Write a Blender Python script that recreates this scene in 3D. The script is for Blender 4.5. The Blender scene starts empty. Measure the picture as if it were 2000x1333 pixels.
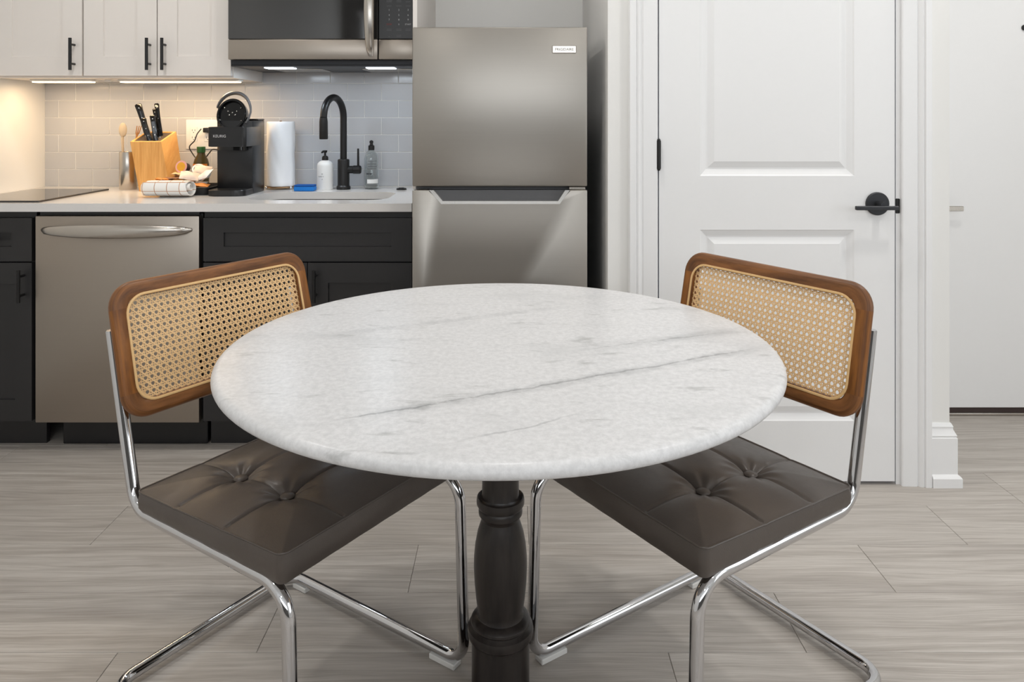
import bpy, bmesh, math, random
from mathutils import Vector, Matrix
random.seed(7)
S = bpy.context.scene
COL = S.collection

# ------------------------------------------------------------------ camera
FPX, HZ, HC = 1455.0, 233.0, 1.22          # focal length in px, horizon row, camera height (2000x1333 frame)
cam = bpy.data.cameras.new('camera'); cam_o = bpy.data.objects.new('camera', cam); COL.objects.link(cam_o)
cam.sensor_width = 36.0; cam.sensor_fit = 'HORIZONTAL'; cam.lens = FPX / 2000 * 36
cam.shift_y = -(666.5 - HZ) / 2000
cam_o.location = (0, 0, HC); cam_o.rotation_euler = (math.pi / 2, 0, 0)
cam.clip_start = 0.05
S.camera = cam_o

# ------------------------------------------------------------------ world, added window light, exposure
w = bpy.data.worlds.new('world'); S.world = w; w.use_nodes = True
w.node_tree.nodes['Background'].inputs[0].default_value = (0.62, 0.74, 1.0, 1)
w.node_tree.nodes['Background'].inputs[1].default_value = 1.0
S.view_settings.view_transform = 'Standard'; S.view_settings.look = 'None'
S.view_settings.gamma = 1.0; S.view_settings.use_curve_mapping = False
S.view_settings.exposure = -0.69

def area(name, loc, rot, sx, sy, power, col, spread=180):
    l = bpy.data.lights.new(name, 'AREA'); l.shape = 'RECTANGLE'; l.size = sx; l.size_y = sy
    l.energy = power; l.color = col; l.spread = math.radians(spread)
    o = bpy.data.objects.new(name, l); o.location = loc; o.rotation_euler = rot; COL.objects.link(o)
    return o
# area lamps standing in for daylight at invented, unseen windows
YR = -3.4; XR = 3.05; XL = -2.113; ZC = 2.74
area('window_daylight', (0.45, YR + .03, 2.03), (math.radians(90), 0, 0), 4.6, .95, 92, (0.92, 0.96, 1.0))
area('window_daylight', (XR - .03, 0.2, 1.5), (0, math.radians(90), 0), 1.6, 2.2, 36, (0.88, 0.94, 1.0))

# ------------------------------------------------------------------ materials
def lin(c):
    return tuple((v / 255 / 12.92) if v / 255 <= .04045 else ((v / 255 + .055) / 1.055) ** 2.4 for v in c)
class N:
    """tiny node helper"""
    def __init__(s, name):
        s.m = bpy.data.materials.new(name); s.m.use_nodes = True
        s.t = s.m.node_tree; s.b = s.t.nodes['Principled BSDF']
    def n(s, typ, **kw):
        nd = s.t.nodes.new(typ)
        for k, v in kw.items():
            if k.startswith('i_'):
                key = k[2:]; key = int(key) if key.isdigit() else key.replace('_', ' ')
                s.put(nd.inputs[key], v)
            else: setattr(nd, k, v)
        return nd
    def put(s, sock, v):
        if isinstance(v, bpy.types.NodeSocket): s.t.links.new(v, sock)
        else: sock.default_value = v
    def math(s, op, a, b=0.0, c=0.0, clamp=False):
        nd = s.t.nodes.new('ShaderNodeMath'); nd.operation = op; nd.use_clamp = clamp
        for i, v in enumerate((a, b, c)): s.put(nd.inputs[i], v)
        return nd.outputs[0]
    def mix(s, fac, a, b):
        nd = s.t.nodes.new('ShaderNodeMix'); nd.data_type = 'RGBA'
        s.put(nd.inputs[0], fac)
        for i, v in ((6, a), (7, b)):
            s.put(nd.inputs[i], (v + (1,)) if isinstance(v, tuple) and len(v) == 3 else v)
        return nd.outputs[2]
    def ramp(s, fac, a, b):
        nd = s.t.nodes.new('ShaderNodeMapRange'); nd.interpolation_type = 'SMOOTHSTEP'
        s.put(nd.inputs[0], fac); nd.inputs[1].default_value = a; nd.inputs[2].default_value = b
        return nd.outputs[0]
    def coord(s, kind='Object', scale=(1, 1, 1), rot=(0, 0, 0), loc=(0, 0, 0)):
        tc = s.t.nodes.new('ShaderNodeTexCoord'); mp = s.t.nodes.new('ShaderNodeMapping')
        s.t.links.new(tc.outputs[kind], mp.inputs[0])
        mp.inputs[1].default_value = loc; mp.inputs[2].default_value = rot; mp.inputs[3].default_value = scale
        return mp.outputs[0]
    def noise(s, vec, scale=5, detail=4, rough=.5, dist=0, out=0):
        nd = s.t.nodes.new('ShaderNodeTexNoise'); s.t.links.new(vec, nd.inputs['Vector'])
        nd.inputs['Scale'].default_value = scale; nd.inputs['Detail'].default_value = detail
        nd.inputs['Roughness'].default_value = rough; nd.inputs['Distortion'].default_value = dist
        return nd.outputs[out]
    def bump(s, h, strength=.2, dist=.002):
        nd = s.t.nodes.new('ShaderNodeBump'); nd.inputs['Strength'].default_value = strength
        nd.inputs['Distance'].default_value = dist; s.t.links.new(h, nd.inputs['Height'])
        s.t.links.new(nd.outputs[0], s.b.inputs['Normal'])
    def set(s, **kw):
        for k, v in kw.items():
            key = {'col': 'Base Color', 'rough': 'Roughness', 'metal': 'Metallic', 'spec': 'Specular IOR Level', 'coat': 'Coat Weight',
                   'trans': 'Transmission Weight', 'ior': 'IOR', 'ani': 'Anisotropic', 'emit': 'Emission Color', 'es': 'Emission Strength', 'alpha': 'Alpha', 'sub': 'Subsurface Weight'}[k]
            if isinstance(v, tuple) and len(v) == 3: v = v + (1,)
            s.put(s.b.inputs[key], v)
        return s.m
def plain(name, rgb, rough=.5, metal=0, bump=0, bscale=60, var=.03, **kw):
    q = N(name); c = lin(rgb); v = q.coord('Object')
    nz = q.noise(v, bscale, 3)
    q.set(col=q.mix(nz, tuple(x * (1 - var) for x in c), tuple(min(1, x * (1 + var)) for x in c)), rough=rough, metal=metal, **kw)
    if bump: q.bump(nz, bump, .001)
    return q.m
def glow(name, col, strength):
    q = N(name); q.set(col=(.9, .9, .9), emit=col, es=strength); return q.m

M = {}
M['wall'] = plain('wall_paint', (236, 235, 232), .6, bump=.04, bscale=220, var=.01)
M['ceil'] = plain('ceiling_paint', (243, 243, 242), .7, var=.01)
M['trim'] = plain('trim_paint', (238, 238, 238), .38, var=.008)
M['cabw'] = plain('white_cabinet_paint', (232, 226, 220), .42, var=.01)
M['cabb'] = plain('black_cabinet_paint', (38, 37, 38), .42, var=.04)
M['black'] = plain('matte_black_metal', (24, 23, 23), .38, .2, var=.05)
M['dkiron'] = plain('dark_iron', (58, 59, 62), .45, .6, var=.05)
M['blackp'] = plain('black_plastic', (24, 24, 26), .32, var=.06)
M['gloss'] = plain('gloss_black_plastic', (8, 8, 9), .12, var=.05)
M['quartz'] = plain('white_quartz', (226, 223, 220), .16, bscale=140, var=.025)
M['white'] = plain('white_plastic', (236, 236, 234), .35, var=.01)
M['grout'] = plain('grout', (238, 236, 232), .8, var=.03)
M['tile'] = plain('grey_glazed_tile', (194, 195, 198), .14, bscale=9, var=.04)
M['chrome'] = plain('chrome', (206, 206, 208), .05, 1, var=.01)
M['satin'] = plain('satin_steel', (190, 184, 176), .24, 1, var=.03)
M['dgrey'] = plain('dark_grey_plastic', (92, 92, 94), .45, var=.04)
M['ink'] = plain('dark_ink', (60, 60, 64), .6, var=.02)
M['inkw'] = plain('white_ink', (200, 200, 202), .6, var=.02)
M['inkr'] = plain('red_ink', (150, 40, 36), .6, var=.02)
M['rubber'] = plain('rubber', (30, 30, 30), .7, var=.04)
M['paper'] = plain('paper_towel', (246, 246, 247), .9, bump=.25, bscale=300, var=.015)
M['sponge'] = plain('blue_sponge', (20, 120, 205), .8, bump=.5, bscale=300, var=.12)
M['spongeb'] = plain('blue_scrub_pad', (16, 84, 160), .9, bump=.8, bscale=500, var=.15)
M['leather'] = None
M['warmled'] = glow('warm_led', (1.0, .80, .52), 7)
M['coolled'] = glow('cool_led', (.80, .90, 1.0), 5)
M['can'] = glow('downlight_lens', (1.0, .88, .72), 5)  # glowing lens of the added ceiling lights
M['ring'] = plain('brass_wire', (150, 120, 90), .3, .9)
M['yellow'] = plain('yellow_foil', (226, 168, 46), .4, var=.08)
M['pink'] = plain('pink_foil_rim', (226, 170, 164), .4, var=.04)
M['orange'] = plain('orange_label', (214, 130, 50), .5, var=.1)
M['green'] = plain('green_cap', (44, 92, 48), .4)
M['brown'] = plain('brown_packet', (132, 88, 56), .6, var=.12)
M['tan'] = plain('tan_packet', (214, 176, 130), .6, var=.08)
M['cream'] = plain('cream_packet', (232, 214, 198), .6, var=.08)
M['purple'] = plain('purple_cup', (62, 46, 62), .4)
M['woodlt'] = plain('light_wood_utensil', (176, 122, 66), .55, var=.12)
M['pale'] = plain('pale_utensil_plastic', (232, 214, 186), .4, var=.03, trans=.3)
M['pad'] = plain('white_felt_pad', (224, 222, 218), .8)

def steel(name, rgb, vert):
    q = N(name); v = q.coord('Object', scale=(3, 3, 900) if not vert else (900, 3, 3))
    nz = q.noise(v, 1.0, 2)
    c = lin(rgb)
    q.set(col=q.mix(nz, tuple(x * .96 for x in c), tuple(x * 1.04 for x in c)), metal=1.0,
          rough=q.math('MULTIPLY_ADD', nz, .06, .33))
    return q.m
M['steel'] = steel('brushed_steel', (166, 161, 154), False)
M['steelv'] = steel('brushed_steel_vertical', (168, 159, 149), False)

def glass(name, rgb, rough=0.02, ior=1.45):
    q = N(name); return q.set(col=lin(rgb), rough=rough, trans=1.0, ior=ior)
M['glass'] = glass('clear_soap_bottle', (236, 240, 240))
M['amber'] = glass('olive_glass', (120, 104, 60))
q = N('black_glass'); v = q.coord('Object'); M['bglass'] = q.set(col=lin((34, 33, 32)), rough=.05, spec=1.0)
q = N('window_glass'); M['pane'] = q.set(col=(1, 1, 1), rough=0.0, trans=1.0, ior=1.01)
q = N('cooktop_glass'); M['cook'] = q.set(col=lin((20, 18, 17)), rough=.06, spec=.9)

# floor planks: grain runs along the board, tone differs from board to board
q = N('grey_oak_plank'); oi = q.n('ShaderNodeObjectInfo')
tc = q.n('ShaderNodeTexCoord'); off = q.n('ShaderNodeVectorMath', operation='MULTIPLY_ADD')
cmb = q.n('ShaderNodeCombineXYZ'); q.put(cmb.inputs[0], oi.outputs['Random']); q.put(cmb.inputs[1], oi.outputs['Random']); q.put(cmb.inputs[2], oi.outputs['Random'])
q.put(off.inputs[0], cmb.outputs[0]); off.inputs[1].default_value = (13, 7, 5); q.put(off.inputs[2], tc.outputs['Object'])
def mp(vec, sc):
    m_ = q.n('ShaderNodeMapping'); q.put(m_.inputs[0], vec); m_.inputs[3].default_value = sc; return m_.outputs[0]
warp = q.noise(mp(off.outputs[0], (1.6, 7, 1)), 1, 3, .5)
gv = q.n('ShaderNodeVectorMath', operation='MULTIPLY_ADD'); cw = q.n('ShaderNodeCombineXYZ'); q.put(cw.inputs[1], warp)
q.put(gv.inputs[0], cw.outputs[0]); gv.inputs[1].default_value = (1, .06, 1); q.put(gv.inputs[2], off.outputs[0])
g1 = q.noise(mp(gv.outputs[0], (1.6, 60, 1)), 1, 6, .68)
g2 = q.noise(mp(gv.outputs[0], (7, 420, 1)), 1, 3, .6)
g3 = q.noise(mp(off.outputs[0], (2.2, 9, 1)), 1, 2, .5)
t1 = q.math('MULTIPLY_ADD', g1, .62, q.math('MULTIPLY', g2, .38))
colr = q.mix(q.ramp(t1, .33, .69), lin((158, 150, 142)), lin((203, 197, 190)))
colr = q.mix(q.math('MULTIPLY', q.ramp(g3, .55, .8), .35), colr, lin((140, 132, 126)))
colr = q.mix(q.math('MULTIPLY_ADD', oi.outputs['Random'], .30, -.0), colr, lin((164, 158, 152)))
q.set(col=colr, rough=q.math('MULTIPLY_ADD', g2, .12, .36), spec=.4); q.bump(g2, .12, .001)
M['plank'] = q.m
M['subfloor'] = plain('floor_joint', (92, 86, 80), .8)

# marble
q = N('white_marble'); v = q.coord('Object')
sx = q.n('ShaderNodeSeparateXYZ'); q.put(sx.inputs[0], v); X, Y = sx.outputs[0], sx.outputs[1]
def rotv(a, sc):
    return q.coord('Object', scale=sc, rot=(0, 0, math.radians(-a)))
fine = q.noise(v, 85, 5, .7)
cloud = q.noise(rotv(20, (3.5, 9, 4)), 1, 5, .6, .3)
blot = q.noise(rotv(16, (9, 26, 9)), 1, 5, .62, .2)
base = q.mix(q.ramp(fine, .30, .70), lin((206, 206, 207)), lin((224, 224, 225)))
base = q.mix(q.math('MULTIPLY', q.ramp(cloud, .48, .74), .5), base, lin((192, 193, 194)))
base = q.mix(q.math('MULTIPLY', q.ramp(blot, .58, .72), .65), base, lin((168, 169, 168)))
wob = q.math('SUBTRACT', q.noise(v, 9, 4, .6), .5); wob2 = q.math('SUBTRACT', q.noise(v, 70, 3, .6), .5)
brk = q.noise(v, 24, 4, .7)
def vein(nx, ny, d, half, lo, hi, amp):
    s_ = q.math('ADD', q.math('MULTIPLY_ADD', X, nx, q.math('MULTIPLY', Y, ny)), -d)
    s_ = q.math('ADD', s_, q.math('MULTIPLY_ADD', wob, .030, q.math('MULTIPLY', wob2, .008)))
    a = q.math('ABSOLUTE', s_)
    m1 = q.math('SUBTRACT', 1, q.ramp(a, half * .25, half))
    u = q.math('MULTIPLY_ADD', X, ny, q.math('MULTIPLY', Y, -nx))
    m2 = q.math('MULTIPLY', q.ramp(u, lo, lo + .14), q.math('SUBTRACT', 1, q.ramp(u, hi - .14, hi)))
    m = q.math('MULTIPLY', m1, m2)
    return q.math('MULTIPLY', q.math('MULTIPLY', m, q.math('MULTIPLY_ADD', q.ramp(brk, .35, .6), .7, .3)), amp)
for args in ((-.428, .904, -.2607, .0042, -.45, .46, .62), (-.428, .904, -.2640, .022, -.40, .5, .28), (-.353, .935, -.1098, .004, .10, .52, .5), (-.353, .935, -.108, .03, .14, .6, .25),
             (-.46, .888, -.395, .004, -.33, .02, .35), (-.43, .903, .19, .02, -.4, .3, .22)):
    base = q.mix(vein(*args), base, lin((128, 130, 132)))
q.set(col=base, rough=.28, spec=.16); M['marble'] = q.m

# woods
def wood(name, a, b, rough, uv=True, sc=(5, 70, 1), tone=None):
    q = N(name); v = q.coord('UV' if uv else 'Object', scale=sc)
    n1 = q.noise(v, 1, 5, .6, .4); n2 = q.noise(q.coord('UV' if uv else 'Object', scale=tuple(x * 3 for x in sc)), 1, 3, .6)
    t = q.math('MULTIPLY_ADD', n1, .7, q.math('MULTIPLY', n2, .3))
    c = q.mix(q.ramp(t, .3, .7), lin(a), lin(b))
    q.set(col=c, rough=rough, spec=.4); q.bump(n2, .08, .001); return q.m
M['walnut'] = wood('walnut_rail', (80, 48, 23), (146, 95, 52), .42)
M['walnut2'] = wood('walnut_stile', (88, 50, 17), (154, 97, 40), .42)
M['espresso'] = wood('espresso_turned_wood', (26, 22, 21), (47, 41, 38), .32, False, (40, 40, 4))
M['bamboo'] = wood('bamboo', (212, 152, 82), (236, 184, 112), .45, False, (90, 4, 5))
M['cane'] = plain('rattan_cane', (236, 198, 146), .5, bscale=500, var=.14)
M['spline'] = plain('rattan_spline', (226, 186, 130), .45, bscale=200, var=.06)
q = N('taupe_leather'); v = q.coord('Object'); vo = q.n('ShaderNodeTexVoronoi'); q.put(vo.inputs['Vector'], v); vo.inputs['Scale'].default_value = 420
n1 = q.noise(v, 7, 4); n2 = q.noise(v, 60, 4)
q.set(col=q.mix(n1, lin((70, 63, 58)), lin((88, 80, 74))), rough=q.math('MULTIPLY_ADD', n2, .16, .30), spec=.5)
q.bump(q.math('MULTIPLY_ADD', n2, .6, q.math('MULTIPLY', vo.outputs['Distance'], .8)), .10, .001); M['leather'] = q.m
q = N('checked_towel'); v = q.coord('Object'); sp = q.n('ShaderNodeSeparateXYZ'); q.put(sp.inputs[0], v)
def lines(c, per, wd): 
    a = q.math('ABSOLUTE', q.math('SUBTRACT', q.math('FRACT', q.math('DIVIDE', c, per)), .5))
    return q.math('LESS_THAN', a, wd)
ln = q.math('MAXIMUM', lines(q.math('ADD', sp.outputs[0], 1.013), .048, .03), lines(q.math('ADD', sp.outputs[2], 1.016), .034, .03))
q.set(col=q.mix(ln, lin((240, 239, 236)), lin((192, 152, 122))), rough=.95); q.bump(q.noise(v, 700, 2), .3, .001); M['towel'] = q.m

# ------------------------------------------------------------------ geometry helpers
WP = {}
def props(o, label=None, cat=None, group=None, kind=None):
    for k, v_ in (('label', label), ('category', cat), ('group', group), ('kind', kind)):
        if v_: o[k] = v_
    return o
def root(name, loc, label, cat, group=None, kind=None):
    o = bpy.data.objects.new(name, None); o.empty_display_size = .05; COL.objects.link(o)
    o.location = loc; WP[o] = Vector(loc); return props(o, label, cat, group, kind)
def fillet(pts, r, n=8):
    pts = [Vector(p) for p in pts]; out = [pts[0]]
    for i in range(1, len(pts) - 1):
        a, b, c = pts[i - 1], pts[i], pts[i + 1]
        rr = r[i] if isinstance(r, (list, tuple)) else r
        u = (a - b).normalized(); v_ = (c - b).normalized(); ang = u.angle(v_)
        d = min(rr / math.tan(ang / 2), (a - b).length * .49, (c - b).length * .49); rr = d * math.tan(ang / 2)
        bis = (u + v_).normalized(); cen = b + bis * (rr / math.sin(ang / 2))
        p0 = b + u * d; p1 = b + v_ * d; e0 = p0 - cen; e1 = p1 - cen; tot = e0.angle(e1); ax = e0.cross(e1).normalized()
        for k in range(n + 1): out.append(cen + Matrix.Rotation(tot * k / n, 3, ax) @ e0)
    out.append(pts[-1]); return out
def rrect(x0, x1, y0, y1, r, n=6):
    pts = []
    for cx, cy, a0 in ((x1 - r, y1 - r, 0), (x0 + r, y1 - r, 90), (x0 + r, y0 + r, 180), (x1 - r, y0 + r, 270)):
        for k in range(n + 1):
            a = math.radians(a0 + 90 * k / n); pts.append((cx + r * math.cos(a), cy + r * math.sin(a)))
    return pts
class B:
    def __init__(s): s.bm = bmesh.new()
    def verts(s, pts): return [s.bm.verts.new(p) for p in pts]
    def face(s, vs):
        try: return s.bm.faces.new(vs)
        except ValueError: return None
    def box(s, x0, x1, y0, y1, z0, z1, bev=0, seg=2):
        x0, x1 = min(x0, x1), max(x0, x1); y0, y1 = min(y0, y1), max(y0, y1); z0, z1 = min(z0, z1), max(z0, z1)
        v = s.verts([(x, y, z) for z in (z0, z1) for y in (y0, y1) for x in (x0, x1)])
        fs = [s.face([v[i] for i in f]) for f in ((0, 2, 3, 1), (4, 5, 7, 6), (0, 1, 5, 4), (2, 6, 7, 3), (0, 4, 6, 2), (1, 3, 7, 5))]
        if bev:
            es = list({e for f in fs for e in f.edges})
            bmesh.ops.bevel(s.bm, geom=es, offset=bev, segments=seg, affect='EDGES', profile=.5)
        return s
    def hexa(s, bot, top, bev=0, seg=2):
        v = s.verts(list(bot) + list(top)); n = len(bot)
        fs = [s.face(list(reversed(v[:n]))), s.face(v[n:])] + [s.face([v[i], v[(i + 1) % n], v[n + (i + 1) % n], v[n + i]]) for i in range(n)]
        if bev:
            bmesh.ops.bevel(s.bm, geom=list({e for f in fs for e in f.edges}), offset=bev, segments=seg, affect='EDGES', profile=.5)
        return s
    def prism(s, poly, axis, a0, a1, bev=0, seg=2):
        """poly: 2D points; axis 'y': (x,z), 'x': (y,z), 'z': (x,y)"""
        f = {'y': lambda p, a: (p[0], a, p[1]), 'x': lambda p, a: (a, p[0], p[1]), 'z': lambda p, a: (p[0], p[1], a)}[axis]
        return s.hexa([f(p, a0) for p in poly], [f(p, a1) for p in poly], bev, seg)
    def loft(s, rings, caps=True, closed=True):
        R = [s.verts(r) for r in rings]; n = len(R[0])
        for a, b in zip(R, R[1:]):
            for i in range(n if closed else n - 1):
                s.face([a[i], a[(i + 1) % n], b[(i + 1) % n], b[i]])
        if caps: s.face(list(reversed(R[0]))); s.face(R[-1])
        return s
    def lathe(s, prof, c=(0, 0, 0), seg=32, axis='z', caps=True):
        rings = []
        for r, h in prof:
            ring = []
            for k in range(seg):
                a = 2 * math.pi * k / seg; x, y = r * math.cos(a), r * math.sin(a)
                p = {'z': (x, y, h), 'y': (x, h, y), 'x': (h, x, y)}[axis]
                ring.append((c[0] + p[0], c[1] + p[1], c[2] + p[2]))
            rings.append(ring)
        return s.loft(rings, caps)
    def tube(s, path, r, seg=14, up=None, ry=None, caps=True, closed=False):
        path = [Vector(p) for p in path]; n = len(path); rings = []; nrm = None
        for i, p in enumerate(path):
            if closed: t = (path[(i + 1) % n] - path[i - 1]).normalized()
            else: t = (path[min(i + 1, n - 1)] - path[max(i - 1, 0)]).normalized()
            if up is not None:
                n2 = (Vector(up) - t * t.dot(Vector(up))).normalized(); n1 = n2.cross(t)
            else:
                if nrm is None:
                    a = Vector((0, 0, 1)) if abs(t.z) < .9 else Vector((1, 0, 0)); nrm = (a - t * a.dot(t)).normalized()
                else: nrm = (nrm - t * nrm.dot(t)).normalized()
                n2 = nrm; n1 = n2.cross(t)
            rr = r[i] if isinstance(r, (list, tuple)) else r
            r2 = (ry[i] if isinstance(ry, (list, tuple)) else ry) if ry is not None else rr
            rings.append([p + n1 * rr * math.cos(2 * math.pi * k / seg) + n2 * r2 * math.sin(2 * math.pi * k / seg) for k in range(seg)])
        if closed: rings.append(rings[0])
        s.loft(rings, caps and not closed)
        if closed: bmesh.ops.remove_doubles(s.bm, verts=s.bm.verts, dist=1e-6)
        return s
    def cyl(s, p0, p1, r, seg=20, r1=None): return s.tube([p0, p1], [r, r if r1 is None else r1], seg)
    def ball(s, c, r, sz=None, seg=16):
        m_ = bmesh.ops.create_uvsphere(s.bm, u_segments=seg, v_segments=max(6, seg // 2), radius=1)
        for v in m_['verts']: v.co = Vector(c) + Vector((v.co.x * r, v.co.y * (sz[1] if sz else r), v.co.z * (sz[2] if sz else r))) if sz is None else Vector(c) + Vector((v.co.x * sz[0], v.co.y * sz[1], v.co.z * sz[2]))
        return s
    def text(s, body, size, x, y, z, align='CENTER'):
        """flat lettering facing -Y, base line at z"""
        cu = bpy.data.curves.new('t', 'FONT'); cu.body = body; cu.size = size; cu.align_x = align; cu.resolution_u = 3
        o = bpy.data.objects.new('t', cu); COL.objects.link(o); dg = bpy.context.evaluated_depsgraph_get()
        me = bpy.data.meshes.new_from_object(o.evaluated_get(dg)); bpy.data.objects.remove(o); bpy.data.curves.remove(cu)
        vs = s.verts([(x + v.co.x, y, z + v.co.y) for v in me.vertices])
        for p in me.polygons: s.face([vs[i] for i in p.vertices])
        bpy.data.meshes.remove(me); return s
    def build(s, name, mat, parent=None, smooth=35, label=None, kind=None, cat=None, group=None, fixn=True):
        bm = s.bm
        if fixn: bmesh.ops.recalc_face_normals(bm, faces=bm.faces)
        me = bpy.data.meshes.new(name)
        xs = [v.co for v in bm.verts]
        c = Vector(((min(v.x for v in xs) + max(v.x for v in xs)) / 2, (min(v.y for v in xs) + max(v.y for v in xs)) / 2, min(v.z for v in xs)))
        for v in bm.verts: v.co -= c
        bm.to_mesh(me); bm.free()
        me.materials.append(M[mat] if isinstance(mat, str) else mat)
        if smooth:
            for p in me.polygons: p.use_smooth = True
            me.set_sharp_from_angle(angle=math.radians(smooth))
        o = bpy.data.objects.new(name, me); COL.objects.link(o); WP[o] = c
        if parent: o.parent = parent; o.location = c - WP[parent]
        else: o.location = c
        return props(o, label, cat, group, kind)
def copy_tree(o, parent=None):
    c = o.copy(); COL.objects.link(c); c.parent = parent
    for ch in o.children: copy_tree(ch, c)
    return c
def struct(b, name, mat, label, parent=None, **kw): return b.build(name, mat, parent, label=label if not parent else None, kind='structure' if not parent else None, **kw)
def px(x, y, D): return ((x - 1000) / FPX * D, D, HC - (y - HZ) / FPX * D)
def panelled(b, x0, x1, z0, z1, yf, th, panels):
    """slab facing -Y with panels (x0,x1,z0,z1,[(inset,depth)...]) stacked in one column"""
    pxs = sorted({x0, x1, panels[0][0], panels[0][1]}); zs = sorted({z0, z1} | {p[2] for p in panels} | {p[3] for p in panels})
    V = {(i, j): b.bm.verts.new((x, yf, z)) for i, x in enumerate(pxs) for j, z in enumerate(zs)}
    for i in range(len(pxs) - 1):
        for j in range(len(zs) - 1):
            pan = [p for p in panels if abs(p[0] - pxs[i]) < 1e-6 and abs(p[2] - zs[j]) < 1e-6]
            quad = [V[i, j], V[i + 1, j], V[i + 1, j + 1], V[i, j + 1]]
            if not pan: b.face(quad); continue
            p = pan[0]; prev = quad
            for ins, dep in p[4]:
                cur = b.verts([(p[0] + ins, yf + dep, p[2] + ins), (p[1] - ins, yf + dep, p[2] + ins), (p[1] - ins, yf + dep, p[3] - ins), (p[0] + ins, yf + dep, p[3] - ins)])
                for k in range(4): b.face([prev[k], prev[(k + 1) % 4], cur[(k + 1) % 4], cur[k]])
                prev = cur
            b.face(prev)
    rim = [V[i, 0] for i in range(len(pxs))] + [V[len(pxs) - 1, j] for j in range(1, len(zs))] + [V[i, len(zs) - 1] for i in range(len(pxs) - 2, -1, -1)] + [V[0, j] for j in range(len(zs) - 2, 0, -1)]
    back = b.verts([(v.co.x, yf + th, v.co.z) for v in rim]); n = len(rim)
    for i in range(n): b.face([rim[i], rim[(i + 1) % n], back[(i + 1) % n], back[i]])
    b.face(back); return b
def shaker(b, x0, x1, z0, z1, yf, st, ra=None, th=.02):
    ra = ra or st
    return panelled(b, x0, x1, z0, z1, yf, th, [(x0 + st, x1 - st, z0 + ra, z1 - ra, [(.0015, .008)])])
def pull(parent, x, z0, z1, yf, r=.0062, out=.032, horizontal=False):
    """bar pull: a bar with two posts; vertical from z0 to z1, or horizontal from x-.. """
    b = B()
    if not horizontal:
        b.cyl((x, yf - out, z0), (x, yf - out, z1), r, 14); d = (z1 - z0) * .2
        for z in (z0 + d, z1 - d): b.cyl((x, yf - out, z), (x, yf, z), r * .72, 10)
    else:
        xa, xb = z0, z1; z = x; b.cyl((xa, yf - out, z), (xb, yf - out, z), r, 14); d = (xb - xa) * .2
        for xx in (xa + d, xb - d): b.cyl((xx, yf - out, z), (xx, yf, z), r * .72, 10)
    return b.build('handle', 'black', parent, label='black bar pull')

# ------------------------------------------------------------------ the room
YB = 3.368          # face of the tiles
YD = 2.488          # face of the wall with the panelled door
floor = struct(B().box(XL - .1, XR + .1, YR - .1, 3.6, -.10, -.004), 'floor', 'subfloor', 'grey wood plank floor of the kitchen and dining area')
PW, PLN = .2155, 1.258
def plank(x0, x1, y0, y1):
    b = B(); g = .0005; c = .0009
    lo = [(x0 + g, y0 + g, -.004), (x1 - g, y0 + g, -.004), (x1 - g, y1 - g, -.004), (x0 + g, y1 - g, -.004)]
    md = [(p[0], p[1], -c) for p in lo]
    tp = [(x0 + g + c, y0 + g + c, 0), (x1 - g - c, y0 + g + c, 0), (x1 - g - c, y1 - g - c, 0), (x0 + g + c, y1 - g - c, 0)]
    return b.loft([lo, md, tp])
full = None
r0 = -23
for r in range(r0, 10):
    y0 = 1.488 + r * PW; y1 = y0 + PW
    if y1 < YR: continue
    y0c, y1c = max(y0, YR), min(y1, 3.6)
    x = .357 + r * .3165
    while x > XL: x -= PLN
    while x < XR:
        xa, xb = max(x, XL), min(x + PLN, XR)
        if xb - xa > .03:
            if xb - xa > PLN - 1e-4 and y1c - y0c > PW - 1e-4:
                if full is None: full = plank(xa, xb, y0, y1).build('plank', 'plank', floor, smooth=0)
                else:
                    c = full.copy(); COL.objects.link(c); c.location = Vector(((xa + xb) / 2, (y0 + y1) / 2, -.004)) - WP[floor]
            else: plank(xa, xb, y0c, y1c).build('plank', 'plank', floor, smooth=0)
        x += PLN
struct(B().box(XL - .1, XR + .1, YR - .1, 3.6, ZC, ZC + .1), 'ceiling', 'ceil', 'flat white ceiling')
struct(B().box(XL - .1, XL, YR - .1, 3.6, -.1, ZC), 'wall_left', 'wall', 'white side wall at the end of the counter')
wall_back = struct(B().box(XL, .33, YB + .008, 3.6, 0, ZC), 'wall_back', 'wall', 'white back wall behind the kitchen counter and refrigerator')
# backsplash: grout bed and every tile
B().box(XL, -.362, YB + .002, YB + .008, .914, 1.50).build('grout_bed', 'grout', wall_back, smooth=0)
TP, TZ, G = .1537, .07766, .0026
shared = {}
for k in range(7):
    z0 = .9165 + k * TZ + G / 2; z1 = z0 + TZ - G
    x = -.9745 + (0 if k % 2 == 0 else TP / 2) - 12 * TP
    while x < -.362:
        xa, xb = max(x, XL) + G / 2, min(x + TP, -.362) - G / 2
        if xb - xa > .008:
            key = round(xb - xa, 4)
            if key not in shared: shared[key] = B().box(xa, xb, YB, YB + .008, z0, z1, .0012, 1).build('tile', 'tile', wall_back)
            else:
                c = shared[key].copy(); COL.objects.link(c); c.location = Vector(((xa + xb) / 2, YB + .004, z0)) - WP[wall_back]
        x += TP
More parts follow.
